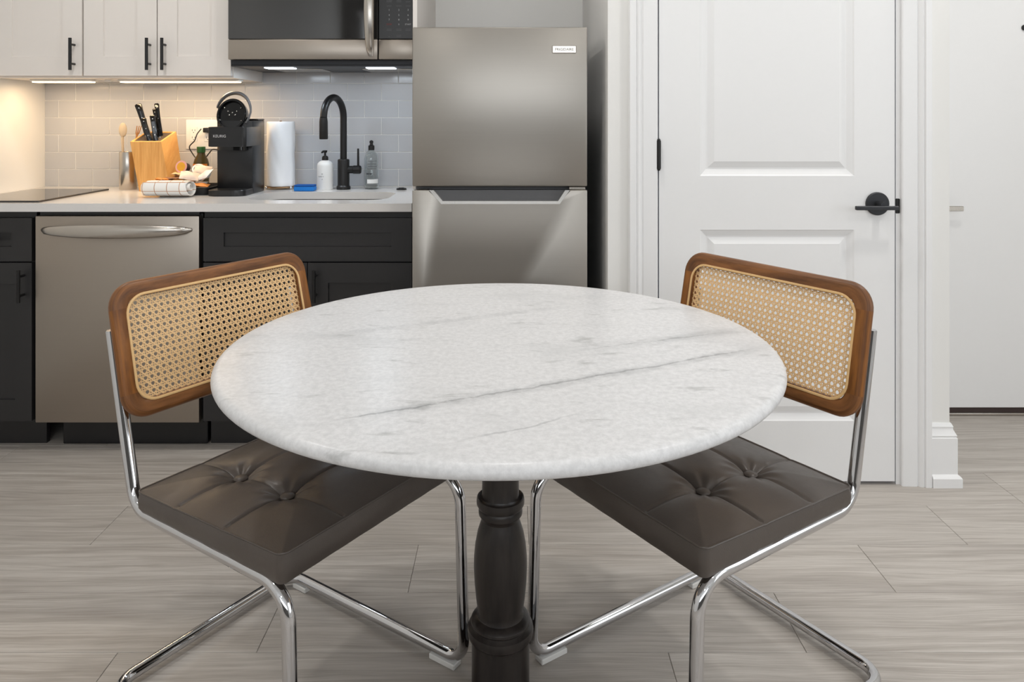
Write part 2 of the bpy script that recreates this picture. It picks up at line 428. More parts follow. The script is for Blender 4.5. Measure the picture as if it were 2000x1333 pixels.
# wall with the panelled door, running back beside the refrigerator
DX0, DX1, DZ = .4906, 1.2760, 2.045
b = B(); b.box(.32, DX0 - .022, YD, YD + .11, 0, ZC); b.box(.32, .43, YD + .11, 3.6, 0, ZC)
b.box(DX1 + .022, 1.461, YD, YD + .11, 0, ZC); b.box(DX0 - .022, DX1 + .022, YD, YD + .11, DZ + .022, ZC)
b.box(1.36, 1.461, YD + .11, 3.6, 0, ZC)
struct(b, 'wall_center', 'wall', 'white wall around the panelled door beside the refrigerator')
b = B(); b.box(DX0 - .022, DX0 - .004, YD, YD + .11, 0, DZ); b.box(DX1 + .006, DX1 + .022, YD, YD + .11, 0, DZ); b.box(DX0 - .022, DX1 + .022, YD, YD + .11, DZ, DZ + .022)
jamb = struct(b, 'trim_1', 'trim', 'white jamb and moulded casing around the panelled door')
prof = [(0, 0), (0, .012), (.004, .015), (.036, .0165), (.048, .0165), (.053, .013), (.058, .019), (.066, .023), (.072, .019), (.075, .025), (.094, .025), (.0965, .021), (.0965, 0)]
for sgn, xe in ((-1, DX0 - .006), (1, DX1 + .019)):
    B().prism([(xe + sgn * u, YD - d) for u, d in prof], 'z', 0, DZ + .08).build('casing', 'trim', jamb, smooth=25)
B().prism([(YD - d, DZ + .008 + u) for u, d in prof], 'x', DX0 - .1, DX1 + .115).build('casing', 'trim', jamb, smooth=25)
B().box(DX1 + .0045, DX1 + .019, YD - .002, YD + .002, .905, .955, .002, 1).build('strike_plate', 'black', jamb, label='black strike plate')
groove = [(.004, .003), (.022, .011), (.027, .011), (.048, .003)]
door = panelled(B(), DX0, DX1, .012, DZ - .004, YD - .004, .04, [(.627, 1.141, .213, .8515, groove), (.627, 1.141, 1.031, 1.90, groove)])
door = struct(door, 'door_1', 'trim', 'white two-panel interior door with black lever handle', smooth=0)
b = B(); lx, lz, ly = 1.2165, .9385, YD - .004
b.lathe([(.0, ly), (.0385, ly), (.0385, ly - .007), (.036, ly - .009), (0, ly - .009)], (lx, 0, lz), 40, 'y', caps=False)
hd = b.build('door_handle', 'dkiron', door, label='dark lever handle with round rose')
b = B(); b.cyl((lx, ly - .009, lz), (lx, ly - .05, lz), .011, 20); b.box(lx - .096, lx + .043, ly - .062, ly - .048, lz - .015, lz - .002, .002, 1)
b.build('lever', 'dkiron', hd)
for z in (1.055, .25, 1.85):
    b = B(); b.cyl((DX0 - .003, YD - .012, z), (DX0 - .003, YD - .012, z + .094), .0075, 14)
    b.ball((DX0 - .003, YD - .012, z + .095), .006); b.ball((DX0 - .003, YD - .012, z - .001), .006)
    b.build('hinge', 'black', door, label='black door hinge')
# base boards
bp = [(0, 0), (.028, 0), (.028, .030), (.024, .036), (.0175, .041), (.0175, .160), (.0145, .163), (.0165, .168), (.008, .186), (.0075, .192), (.0085, .195), (.0035, .206), (0, .206)]
def baseboard(name, path, label):
    """path: list of (x,y) with the room on the left-hand side of travel reversed by n"""
    rings = []
    for i, (p, nrm) in enumerate(path):
        rings.append([(p[0] + nrm[0] * u, p[1] + nrm[1] * u, z) for u, z in bp])
    return struct(B().loft(rings), name, 'trim', label, smooth=25)
xe = DX1 + .1155
baseboard('baseboard_center', [((xe, YD), (0, -1)), ((1.461, YD), (1, -1)), ((1.461, 3.06), (1, 0))], 'white base board wrapping the end of the door wall')
baseboard('baseboard_niche', [((.372, YD), (0, -1)), ((.321, YD), (0, -1))], 'short white base board between refrigerator and door casing')
baseboard('baseboard_right', [((XR, 3.06), (-1, 0)), ((XR, YR), (-1, 0))], 'white base board along the right wall')
# entry at the end of the hall
YH = 3.07
b = B(); b.box(1.461, 1.63, YH, 3.6, 0, ZC); b.box(2.58, XR, YH, 3.6, 0, ZC); b.box(1.63, 2.58, YH, 3.6, 2.08, ZC); b.box(1.63, 2.58, YH + .12, 3.6, 0, 2.08)
struct(b, 'wall_hall', 'wall', 'white wall at the end of the hall around the entry door')
ed = struct(B().box(1.64, 2.57, YH - .004, YH + .045, .032, 2.07, .002, 1), 'door_2', 'trim', 'flat white entry door at the end of the hall')
b = B(); zz = .8575
b.lathe([(0, YH - .004), (.026, YH - .004), (.026, YH - .012), (0, YH - .012)], (1.715, 0, zz), 28, 'y', caps=False); b.cyl((1.715, YH - .012, zz), (1.715, YH - .05, zz), .009)
b.box(1.705, 1.828, YH - .058, YH - .046, zz - .010, zz + .010, .002, 1); b.build('door_handle', 'satin', ed, label='grey metal lever handle')
b = B(); b.lathe([(0, YH - .004), (.012, YH - .004), (.012, YH - .009), (.007, YH - .009), (.006, YH - .006), (0, YH - .006)], (2.108, 0, 1.597), 24, 'y', caps=False); b.build('peephole', 'black', ed, label='dark peephole')
B().box(1.63, 2.58, YH - .01, YH + .11, .001, .012, .003, 2).build('threshold', 'satin', ed, label='metal threshold')
B().box(1.64, 2.57, YH + .002, YH + .03, .012, .034).build('door_sweep', plain('dark_sweep', (58, 44, 42), .6), ed, label='dark brown door sweep')  # dark strip painted in for the shaded gap under the entry door
struct(B().box(XR, XR + .1, YR - .1, 3.6, -.1, ZC), 'wall_right', 'wall', 'white wall at the right of the hall')
# unseen rear wall, and invented window frames round the added area lamps
struct(B().box(XL, XR, YR - .1, YR, -.1, ZC), 'wall_rear', plain('grey_wall_paint', (104, 102, 100), .6), 'grey painted wall with a wide high window behind the viewer')  # wall tone darkened for what the steel and chrome reflect
def window(name, label, horizontal, c0, c1, z0, z1):
    b = B(); n = 3; t = .06
    def bx(a0, a1, za, zb):
        if horizontal: b.box(a0, a1, YR, YR + .05, za, zb)
        else: b.box(XR - .05, XR, a0, a1, za, zb)
    bx(c0 - t, c1 + t, z1, z1 + t); bx(c0 - t, c1 + t, z0 - t, z0)
    for k in range(n + 1):
        x = c0 + (c1 - c0) * k / n; bx(x - t / 2, x + t / 2, z0, z1)
    bx(c0, c1, (z0 + z1) / 2 - .018, (z0 + z1) / 2 + .018)
    return struct(b, name, 'trim', label)
window('window_1', 'wide white framed clerestory window in the wall behind the viewer', True, -1.85, 2.75, 1.55, 2.50)
window('window_2', 'white framed window in the right wall', False, -.9, 1.3, .7, 2.3)  # invented too, framing the added lamp on the right wall

# ------------------------------------------------------------------ unseen ceiling downlights, invented to light the room
def added_downlight(x, y, label, power=11, col=(1.0, .975, .94)):
    t = root('ceiling_downlight', (x, y, ZC - .004), label, 'light', 'recessed ceiling downlights')
    B().lathe([(.062, ZC), (.062, ZC - .002), (.066, ZC - .004), (.085, ZC - .003), (.086, ZC)], (x, y, 0), 28, caps=False).build('trim_ring', 'white', t)
    B().lathe([(0, ZC - .001), (.062, ZC - .001), (.062, ZC - .0005), (0, ZC - .0005)], (x, y, 0), 28, caps=False).build('lens', 'can', t)
    l = bpy.data.lights.new('downlight_lamp', 'AREA'); l.shape = 'DISK'; l.size = .16; l.energy = power; l.color = col; l.spread = math.radians(150)
    o = bpy.data.objects.new('downlight_lamp', l); COL.objects.link(o); o.parent = t; o.location = (0, 0, -.006)
for x, y, l_ in ((-1.35, 2.2, 'recessed ceiling light above the dishwasher'), (.0, 2.05, 'recessed ceiling light in front of the refrigerator'), (1.3, 1.7, 'recessed ceiling light in front of the panelled door'),
                 (-1.2, .1, 'recessed ceiling light left of the viewer'), (1.2, .0, 'recessed ceiling light right of the viewer'), (2.25, 2.3, 'recessed ceiling light in the hall'), (0, -1.8, 'recessed ceiling light behind the viewer')):
    added_downlight(x, y, l_)

# ------------------------------------------------------------------ base cabinets, counter, dishwasher
YC = 2.7015          # front edge of the counter
YF = 2.725           # face of the doors and drawers
YK = 2.805           # toe kick
def cabinet_body(b, x0, x1):
    for xa in (x0, x1 - .018): b.box(xa, xa + .018, YF + .021, YB - .005, .11, .883)
    b.box(x0 + .018, x1 - .018, YF + .021, YB - .005, .11, .128); b.box(x0 + .018, x1 - .018, YB - .023, YB - .005, .128, .883)
    b.box(x0 + .018, x1 - .018, YF + .021, YF + .04, .128, .883); b.box(x0, x1, YK, YK + .02, 0, .11); return b
t = root('base_cabinet', (-1.92, 3.0, 0), 'black base cabinet with drawer left of the dishwasher', 'cabinet', 'black base cabinets')
cabinet_body(B(), -2.110, -1.752).build('body', 'cabb', t)
LX0, LX1 = -2.105, -1.757
d = shaker(B(), LX0, LX1, .700, .858, YF, .074, .053).build('drawer', 'cabb', t, smooth=0); pull(d, .779, -2.0, -1.855, YF, horizontal=True)
d = shaker(B(), LX0, LX1, .115, .694, YF, .062, .077).build('door', 'cabb', t, smooth=0); pull(d, -1.785, .555, .672, YF)
t = root('sink_cabinet', (-.74, 3.0, 0), 'wide black sink cabinet with two doors beside the refrigerator', 'cabinet', 'black base cabinets')
cabinet_body(B(), -1.133, -.364).build('body', 'cabb', t)
SX0, SX1 = -1.129, -.367
shaker(B(), SX0, SX1, .700, .858, YF, .074, .053).build('drawer_front', 'cabb', t, smooth=0)
mid = -.7485
d = shaker(B(), SX0, mid - .0015, .115, .694, YF, .074, .073).build('door', 'cabb', t, smooth=0); pull(d, mid - .03, .555, .672, YF)
d = shaker(B(), mid + .0015, SX1, .115, .694, YF, .074, .073).build('door', 'cabb', t, smooth=0); pull(d, mid + .032, .555, .672, YF)
# dishwasher
t = root('dishwasher', (-1.44, 3.0, 0), 'stainless steel dishwasher with curved bar handle under the counter', 'dishwasher')
B().box(-1.742, -1.140, YF + .025, YB - .01, .1, .872).build('body', 'blackp', t)
dw = B().box(-1.742, -1.143, YF - .004, YF + .024, .110, .866, .004, 2).build('door', 'steelv', t)
n = 24; path = []; ra = []; rb = []
for k in range(n + 1):
    u = k / n; x = -1.715 + .545 * u; e = math.sin(math.pi * u) ** .45
    path.append((x, YF - .008 - .052 * e, .8165)); ra.append(.004 + .007 * e); rb.append(.006 + .0185 * e)
B().tube(path, ra, 16, up=(0, 0, 1), ry=rb).build('handle', 'satin', dw, label='bowed steel handle')
b = B(); b.box(-1.684, -1.112 - .03, YK - .012, YK + .02, .002, .098, .003, 1); b.build('toe_kick', 'blackp', t); B().box(-1.735, -1.15, YF + .015, YF + .024, .868, .88).build('top_strip', 'blackp', t)
# counter with the sink cut-out
bm = B(); bm_ = bm.bm
out = [(XL + .001, YC), (-.364, YC), (-.364, YB + .001), (XL + .001, YB + .001)]
hole = rrect(-1.02, -.478, 2.822, 3.132, .075, 8)
vo = bm.verts([(x, y, .914) for x, y in out]); vh = bm.verts([(x, y, .914) for x, y in hole])
es = [bm_.edges.new((L[i], L[(i + 1) % len(L)])) for L in (vo, vh) for i in range(len(L))]
bmesh.ops.triangle_fill(bm_, use_beauty=True, use_dissolve=False, edges=es)
r = bmesh.ops.extrude_face_region(bm_, geom=bm_.faces[:]); 
for v in r['geom']:
    if isinstance(v, bmesh.types.BMVert): v.co.z -= .030
bm.build('countertop', 'quartz', None, label='white quartz countertop over the black base cabinets', cat='countertop')
t = root('kitchen_sink', (-.75, 2.98, .70), 'undermount stainless sink set in the white countertop', 'sink')
rings = []
for ins, z, rr in ((-.004, .8835, .078), (.0, .881, .075), (.012, .72, .07), (.03, .705, .06), (.10, .70, .05)):
    rings.append([(x, y, z) for x, y in rrect(-1.02 + ins, -.478 - ins, 2.822 + ins, 3.132 - ins, rr, 8)])
b = B(); b.loft(rings, caps=False); R = [v for v in b.bm.verts][-len(rings[0]):]; b.face(R); b.build('basin', 'steel', t)
B().lathe([(0, .702), (.02, .702), (.03, .704), (.04, .703), (.042, .7005)], (-.75, 2.98, 0), 28, caps=False).build('drain', 'chrome', t)

# cooktop
B().box(-2.06, -1.737, 2.735, 3.212, .9141, .9205, .0015, 1).build('cooktop', 'cook', None, label='flat black glass cooktop on the counter below the left cabinet', cat='cooktop')

# ------------------------------------------------------------------ upper cabinets with under-cabinet lights
YU = 3.003           # face of the upper doors
def upper(x0, x1, label, doors, x):
    t = root('wall_cabinet', (x, 3.2, 1.388), label, 'cabinet', 'white wall cabinets')
    B().box(x0, x1, YU + .021, YB + .007, 1.388, 2.30).build('body', 'cabw', t)
    for xa, xb, hx in doors:
        d = shaker(B(), xa, xb, 1.3955, 2.29, YU, .078).build('door', 'cabw', t, smooth=0)
        pull(d, hx, 1.4165, 1.545, YU)
upper(XL + .002, -1.7305, 'white wall cabinet with one door next to the left wall', [(XL + .018, -1.7335, -1.763)], -1.92)
upper(-1.7295, -1.130, 'white wall cabinet with two doors beside the microwave', [(-1.7265, -1.4325, -1.458), (-1.4285, -1.134, -1.397)], -1.43)
def ledbar(x0, x1, label, power):
    t = root('cabinet_light', ((x0 + x1) / 2, 3.15, 1.372), label, 'light', 'under-cabinet lights')
    B().box(x0, x1, 3.125, 3.175, 1.379, 1.3878, .002, 1).build('housing', 'white', t)
    B().box(x0 + .006, x1 - .006, 3.130, 3.170, 1.3745, 1.379, .002, 1).build('diffuser', 'warmled', t)
    l = bpy.data.lights.new('cabinet_lamp', 'AREA'); l.shape = 'RECTANGLE'; l.size = x1 - x0 - .01; l.size_y = .04; l.energy = power; l.color = (1.0, .70, .40)
    o = bpy.data.objects.new('cabinet_lamp', l); COL.objects.link(o); o.parent = t; o.location = (0, 0, .0)
ledbar(-2.025, -1.765, 'short glowing warm light bar under the left wall cabinet', 1.75)
ledbar(-1.655, -1.145, 'long glowing warm light bar under the two-door wall cabinet', 3.5)
b = B(); b.tube(fillet([(-1.765, 3.15, 1.384), (-1.73, 3.14, 1.382), (-1.70, 3.165, 1.380), (-1.655, 3.15, 1.384)], .02), .002, 8); b.box(-1.72, -1.695, 3.145, 3.160, 1.378, 1.3875, .001, 1)
b.build('light_cable', 'white', None, label='thin white cable linking the two under-cabinet lights', cat='cable')

# ------------------------------------------------------------------ microwave over the sink
MX0, MX1, YM = -1.1215, -.3645, 2.94
t = root('microwave', (-.74, 3.15, 1.43), 'stainless over-the-range microwave with black glass door above the sink', 'microwave')
B().box(MX0, MX1, YM + .035, YB - .002, 1.436, 1.86).build('body', 'dkiron', t)
xs = -.5285
d = B().box(MX0, xs - .0015, YM, YM + .034, 1.456, 1.535, .004, 2).build('door_band', 'steelv', t, label='stainless lower edge of the door')
B().box(xs + .0015, MX1, YM, YM + .034, 1.456, 1.535, .004, 2).build('panel_band', 'steelv', t, label='stainless lower edge of the control panel')
d = B().box(MX0, xs - .0015, YM + .001, YM + .034, 1.5355, 1.86, .003, 1).build('door', 'bglass', t, label='black glass door')
n = 20; path = []; ra = []; rb = []
for k in range(n + 1):
    u = k / n; e = math.sin(math.pi * u) ** .5
    path.append((-.556, YM - .006 - .042 * e, 1.470 + .36 * u)); ra.append(.009 + .0115 * e); rb.append(.004 + .006 * e)
B().tube(path, ra, 16, up=(0, -1, 0), ry=rb).build('handle', 'satin', d, label='bowed steel door handle')
c = B().box(xs + .0015, MX1, YM + .001, YM + .034, 1.5355, 1.86, .003, 1)  .build('control_panel', plain('black_keypad_panel', (30, 29, 29), .32, var=.03), t, label='black keypad panel')
# digits, STOP and START read in the photo; the small function captions are only illegible strokes there
rows = [(70, [(.006, 1), (.019, 2), None], 0), (58, [(.019, 2), (.021, 2), (.021, 2)], 0), (46, [None, '0', 'START'], .0085), (37, ['7', '8', '9'], .010), (28, ['4', '5', '6'], .010), (18, ['1', '2', '3'], .010),
        (10, [(.019, 1), (.022, 1), (.019, 1)], 0), (2, [(.021, 2), (.019, 2), (.019, 1)], 0)]
for yy, labs, sz in rows:
    for cx, la in zip((760, 779, 797), labs):
        X, _, Z = px(cx, yy + 3, YM)
        if isinstance(la, tuple):
            b = B()
            for k in range(la[1]): b.face(b.verts([(X + sx_ * la[0] / 2, YM + .0004, Z + .002 + .0052 * k + sz_) for sx_, sz_ in ((-1, 0), (1, 0), (1, .0017), (-1, .0017))]))
            b.build('key_caption', 'dgrey', c, smooth=0, fixn=False, kind='stuff')
        elif la: B().text(la, sz, X, YM + .0004, Z).build('key_lettering', 'inkw', c, smooth=0, fixn=False, kind='stuff')
X, _, Z = px(760, 49, YM); B().text('STOP', .0085, X, YM + .0004, Z).build('key_lettering', 'inkr', c, smooth=0, fixn=False, label='red stop lettering')
u = B().box(MX0 + .004, MX1 - .004, YM + .02, YB - .02, 1.430, 1.4365, .002, 1).build('underside', 'dkiron', t, label='dark underside with vents and lights')
for x in (-.93, -.555):
    B().box(x - .07, x + .14, 3.10, 3.30, 1.4275, 1.4305, .001, 1).build('grease_filter', 'satin', u)
for x in (-.943, -.533):
    B().box(x - .058, x + .058, 3.005, 3.065, 1.4255, 1.4305, .002, 1).build('lamp_lens', 'coolled', u, label='lit lamp lens')
    l = bpy.data.lights.new('hood_lamp', 'AREA'); l.shape = 'RECTANGLE'; l.size = .11; l.size_y = .055; l.energy = 1.35; l.color = (.76, .88, 1.0)
    o = bpy.data.objects.new('hood_lamp', l); COL.objects.link(o); o.parent = t; o.location = Vector((x, 3.035, 1.4245)) - WP[t]

# ------------------------------------------------------------------ refrigerator and its side panel
B().box(-.3625, -.3465, 2.722, YB + .007, 0, 2.45, .001, 1).build('end_panel', 'cabw', None, label='tall white panel between microwave and refrigerator', cat='panel')
FX0, FX1, FY = -.3390, .2560, 2.530
t = root('refrigerator', (-.04, 2.85, 0), 'stainless steel top-freezer refrigerator standing in the white niche', 'refrigerator')
B().box(FX0 + .004, FX1 - .004, FY + .055, 3.24, .03, 1.522, .004, 1).build('body', 'dgrey', t)
zu = px(0, 364.5, FY)[2]; zl = px(0, 371.5, FY)[2]
up_ = B().box(FX0, FX1, FY, FY + .052, zu, 1.533, .005, 2).build('freezer_door', 'steel', t)
bd = B().box(.1365, .2185, FY - .003, FY + .001, 1.4440, 1.4705, .002, 1).build('badge', 'satin', up_, label='silver name badge')
B().text('FRIGIDAIRE', .0125, .1775, FY - .0035, 1.4530).build('badge_lettering', 'ink', bd, smooth=0, fixn=False)
def fz(x, y): p = px(x, y, FY); return (p[0], p[2])
notch = [fz(838, 371.5), fz(862, 398.5), fz(1093, 398.5), fz(1113, 371.5)]
poly = [(FX0, .06), (FX1, .06), (FX1, zl), notch[3], notch[2], notch[1], notch[0], (FX0, zl)]
lo = B().prism(poly, 'y', FY, FY + .052, .003, 2).build('fridge_door', 'steel', t)
B().box(notch[0][0] - .01, notch[3][0] + .01, FY + .026, FY + .05, notch[1][1] - .004, zl - .002).build('handle_pocket', 'dgrey', lo, label='dark grey handle recess')
ins = .0085
pin = [fz(838 + 9, 371.5), fz(862 + 3, 393), fz(1093 - 3, 393), fz(1113 - 9, 371.5)]
b = B(); F_ = b.verts([(p[0], FY - .0035, p[1]) for p in notch]); I_ = b.verts([(p[0], FY - .0035, p[1]) for p in pin])
F2 = b.verts([(p[0], FY + .006, p[1]) for p in notch]); I2 = b.verts([(p[0], FY + .030, p[1]) for p in pin])
for i in range(3):
    b.face([F_[i], F_[i + 1], I_[i + 1], I_[i]]); b.face([F_[i], F2[i], F2[i + 1], F_[i + 1]]); b.face([I_[i], I_[i + 1], I2[i + 1], I2[i]])
b.build('handle_lip', plain('bright_handle_lip', (226, 224, 220), .25, .8), lo, smooth=0, label='bright lip of the recessed handle')
b = B(); b.box(.195, .25, FY + .006, FY + .05, zl + .001, zu - .002, .001, 1); b.build('hinge', 'satin', t)
b = B(); b.box(FX0 + .01, FX1 - .01, FY + .03, FY + .05, .01, .058); b.build('base_grille', 'blackp', t)
for x in (FX0 + .06, FX1 - .06):
    for y in (2.62, 3.18): B().cyl((x, y, 0), (x, y, .031), .018, 14).build('foot', 'rubber', t)

# ------------------------------------------------------------------ table
TX, TY, TZT, TR, TT = -.0235, 1.523, .766, .550, .024
t = root('round_table', (TX, TY, 0), 'round white marble table on a dark turned wooden pedestal', 'table')
pr = [(0, TZT - TT), (TR - .014, TZT - TT)]
for k in range(1, 12):
    a = math.radians(-90 + 180 * k / 12); pr.append((TR - .014 + .014 * math.cos(a), TZT - TT / 2 + TT / 2 * math.sin(a)))
pr += [(TR - .014, TZT), (TR - .05, TZT), (0, TZT)]
B().lathe(pr, (TX, TY, 0), 128, caps=False).build('tabletop', 'marble', t, smooth=50)
sp = FPX / TY
def zc(y): return HC - (y - HZ) / sp
pp = [(.0, zc(935) + .26), (.11, TZT - TT - .001), (.11, TZT - TT - .02), (.055, TZT - TT - .045), (.040, TZT - TT - .07), (.0375, zc(938)), (.0378, zc(966)), (.0400, zc(970)), (.0425, zc(972.5)), (.0455, zc(969)), (.0478, zc(970)), (.0490, zc(976)), (.0488, zc(982)), (.0455, zc(988)), (.0425, zc(989.5)),
      (.0435, zc(992)), (.0450, zc(996)), (.0445, zc(1002)), (.0400, zc(1008)), (.0385, zc(1012)), (.0410, zc(1020)), (.0470, zc(1038)), (.0515, zc(1060)), (.0540, zc(1085)), (.0545, zc(1105)), (.0530, zc(1135)), (.0500, zc(1165)), (.0470, zc(1185)), (.0458, zc(1194)),
      (.0475, zc(1198)), (.0560, zc(1202)), (.0600, zc(1207)), (.0605, zc(1211)), (.0590, zc(1214)), (.0610, zc(1216)), (.0660, zc(1220)), (.0675, zc(1228)), (.0660, zc(1236)), (.0610, zc(1240)), (.0588, zc(1243)), (.0585, zc(1250)), (.0590, .16), (.0590, .07), (.0590, .05), (.056, .03), (.0, .03)]
pp[0] = (0, TZT - TT - .001)
B().lathe(pp, (TX, TY, 0), 56, caps=False).build('pedestal', 'espresso', t, smooth=30)
for dx, dy in ((1, 0), (-1, 0), (0, 1), (0, -1)):
    b = B(); L_ = .30; hw = .029
    poly = [(.0, .012), (.0, .046), (.06, .044), (.16, .036), (L_ - .03, .030), (L_, .026), (L_, .0), (L_ - .05, 0), (L_ - .06, .010), (.12, .012)]
    bot = [(TX + dx * u - dy * hw, TY + dy * u + dx * hw, z) for u, z in poly]; top = [(TX + dx * u + dy * hw, TY + dy * u - dx * hw, z) for u, z in poly]
    b.hexa(bot, top, .003, 1); b.build('foot', 'espresso', t)

# ------------------------------------------------------------------ cantilever chairs with cane backs
HW = .2365
def rsq(a, c, r, u, v):
    """map a point of the square [-1,1]^2 to a rounded rectangle of half sizes a,c"""
    x, y = u * a, v * c
    m = max(abs(u), abs(v))
    if m < 1e-6: return x, y
    dx, dy = x / m, y / m; k = 1.0
    ex, ey = abs(dx) - (a - r), abs(dy) - (c - r)
    if ex > 0 and ey > 0 :
        # intersection of the ray with the corner arc
        ox, oy = a - r, c - r; A = dx * dx + dy * dy; Bq = -2 * (abs(dx) * ox + abs(dy) * oy); C_ = ox * ox + oy * oy - r * r
        disc = Bq * Bq - 4 * A * C_
        if disc > 0: k = min(1.0, (-Bq + math.sqrt(disc)) / (2 * A))
    return x * k, y * k
def frame_piece(name, path, nrm, mat, parent, to3, sec, closed=False):
    """sweep of the wooden back frame along 2D points with outward normals; u runs along the grain"""
    b = B(); uvl = b.bm.loops.layers.uv.new('UVMap'); rings = []; L_ = [0]
    for p, q_ in zip(path, path[1:]): L_.append(L_[-1] + math.dist(p, q_))
    for p, nn in zip(path, nrm): rings.append(b.verts([to3(p[0] + nn[0] * s_, p[1] + nn[1] * s_, d) for s_, d in sec]))
    m = len(sec); off = random.random() * 5
    for i in range(len(rings) - 1):
        for k in range(m):
            f = b.face([rings[i][k], rings[i][(k + 1) % m], rings[i + 1][(k + 1) % m], rings[i + 1][k]])
            for lp, (ii, kk) in zip(f.loops, ((i, k), (i, k + 1), (i + 1, k + 1), (i + 1, k))): lp[uvl].uv = (L_[ii] + off, kk * .008 + off)
    b.face(list(reversed(rings[0]))); b.face(rings[-1])
    return b.build(name, mat, parent, smooth=40)
def make_chair(label, CL, b0, slope):
    def ylo(bk): return CL / 2 - bk
    t = root('cantilever_chair', (0, 0, 0), label, 'chair', 'cane-back chairs at the table')
    zr, zf = .426, .0225
    bt = b0 + (.775 - zr) * slope
    side = [(HW, ylo(bt), .775), (HW, ylo(b0), zr), (HW, ylo(.012), zr), (HW, ylo(0), zf), (HW, ylo(CL), zf)]
    pts = side + [(-x, y, z) for x, y, z in reversed(side)]
    path = fillet(pts, [0, .060, .062, .042, .050, .050, .042, .062, .060, 0], 10)
    fr = B().tube(path, .0125, 20).build('frame', 'chrome', t, smooth=40)
    for s_ in (1, -1):
        B().lathe([(0, .776), (.011, .776), (.0125, .774), (.0125, .772)], (s_ * HW, ylo(bt), 0), 16, caps=False).build('end_cap', 'chrome', fr)
        for yy, ln in ((ylo(.045), .045), (ylo(.52), .03)):
            B().box(s_ * HW - .014, s_ * HW + .014, yy - ln, yy + ln * .6, .0, .0125, .002, 1).build('floor_pad', 'pad', t, label='white pad under the tube')
    # seat
    a, c0, c1, rc = HW + .012, .014, .452, .015
    cy = ylo((c0 + c1) / 2); ch = (c1 - c0) / 2; n = 150; z0 = .4330
    btn = [(sx_ * .1015, ylo(bb)) for sx_ in (1, -1) for bb in (.177, .322)]
    def top(x, y):
        e = max(abs(x) / a, abs(y - cy) / ch)
        base = .4865 + (.474 - .4865) * ((ylo(c0) - y) / (c1 - c0))
        h = .014 * (1 - min(1, e) ** 3.5)
        for lx in (.1015, -.1015):
            d = abs(x - lx); dn = min(math.hypot(x - bx_, y - by_) for bx_, by_ in btn)
            h -= (.0036 + .006 * math.exp(-(dn / .045) ** 2)) * (1 - math.exp(-(dn / .015) ** 2)) * math.exp(-(d / .0035) ** 1.5) * (1 if e < .97 else .3)
            h -= .004 * math.exp(-(d / .022) ** 2) * math.exp(-(dn / .10) ** 2)
        for by in (ylo(.177), ylo(.322)):
            d = abs(y - by); dn = min(math.hypot(x - bx_, y - by_) for bx_, by_ in btn)
            h -= (.0036 + .006 * math.exp(-(dn / .045) ** 2)) * (1 - math.exp(-(dn / .015) ** 2)) * math.exp(-(d / .0035) ** 1.5) * (1 if e < .97 else .3)
            h -= .004 * math.exp(-(d / .022) ** 2) * math.exp(-(dn / .10) ** 2)
        for bx_, by_ in btn:
            r_ = math.hypot(x - bx_, y - by_); th = math.atan2(y - by_, x - bx_)
            h -= .013 * math.exp(-(r_ / .034) ** 1.6) + .0016 * math.sin(9 * th + bx_ * 40) * math.exp(-((r_ - .035) / .022) ** 2)
        return base + h
    b = B(); G_ = {}
    for i in range(n + 1):
        for j in range(n + 1):
            x, y = rsq(a, ch, rc, 2 * i / n - 1, 2 * j / n - 1); y += cy
            G_[i, j] = b.bm.verts.new((x, y, top(x, y)))
    for i in range(n):
        for j in range(n): b.face([G_[i, j], G_[i + 1, j], G_[i + 1, j + 1], G_[i, j + 1]])
    rim = [(i, 0) for i in range(n)] + [(n, j) for j in range(n)] + [(i, n) for i in range(n, 0, -1)] + [(0, j) for j in range(n, 0, -1)]
    prev = [G_[k] for k in rim]; prim = [v.co.copy() for v in prev]
    for f, bul in ((.12, .0015), (.4, .004), (.75, .003), (1.0, -.004)):
        cur = []
        for v in prim:
            d = Vector((v.x / a, (v.y - cy) / ch, 0)); d = Vector((d.x ** 5, d.y ** 5, 0)).normalized()
            wv = .0003 * math.sin(v.x * 90 + v.y * 70 + f * 5)
            cur.append(b.bm.verts.new((v.x + d.x * (bul + wv), v.y + d.y * (bul + wv), v.z + (z0 - v.z) * f)))
        m = len(cur)
        for k in range(m): b.face([prev[k], prev[(k + 1) % m], cur[(k + 1) % m], cur[k]])
        prev = cur
    b.face(prev)
    st = b.build('seat_cushion', 'leather', t, smooth=60, label='tufted taupe leather cushion')
    B().tube([(v.x * 1.003, cy + (v.y - cy) * 1.003, v.z + .0005) for v in prim[::2]], .0019, 6, up=(0, 0, 1), closed=True).build('piping', 'leather', st)
    for bx_, by_ in btn:
        z = top(bx_, by_); B().lathe([(0, z - .004), (.014, z - .003), (.0145, z + .006), (.0125, z + .0085), (.007, z + .0102), (0, z + .0105)], (bx_, by_, 0), 20, caps=False).build('button', 'leather', st)
    B().box(-.205, .205, ylo(.40), ylo(.05), .4205, .4335, .002, 1).build('seat_board', 'rubber', t)
    # cane back, screwed to the uprights through short spacers
    tv = Vector((0, -slope, 1)).normalized(); nv = Vector((0, tv.z, -tv.y))
    cen = Vector((0, ylo(b0 + (.730 - zr) * slope), .730)) + nv * .036
    to3 = lambda x, s_, d=0.0: cen + Vector((x, 0, 0)) + tv * s_ + nv * d
    A_, Bh, ro, wd = .2560, .1405, .054, .035
    hp = wd / 2; a_, b_, r_ = A_ - hp, Bh - hp, ro - hp
    sec = [(hp - .001, -.006), (hp - .004, -.0095), (hp - .010, -.0115), (-hp, -.0115), (-hp, .0085), (-hp + .003, .0105), (hp - .012, .0115), (hp - .005, .0095), (hp - .0015, .005), (hp, 0)]
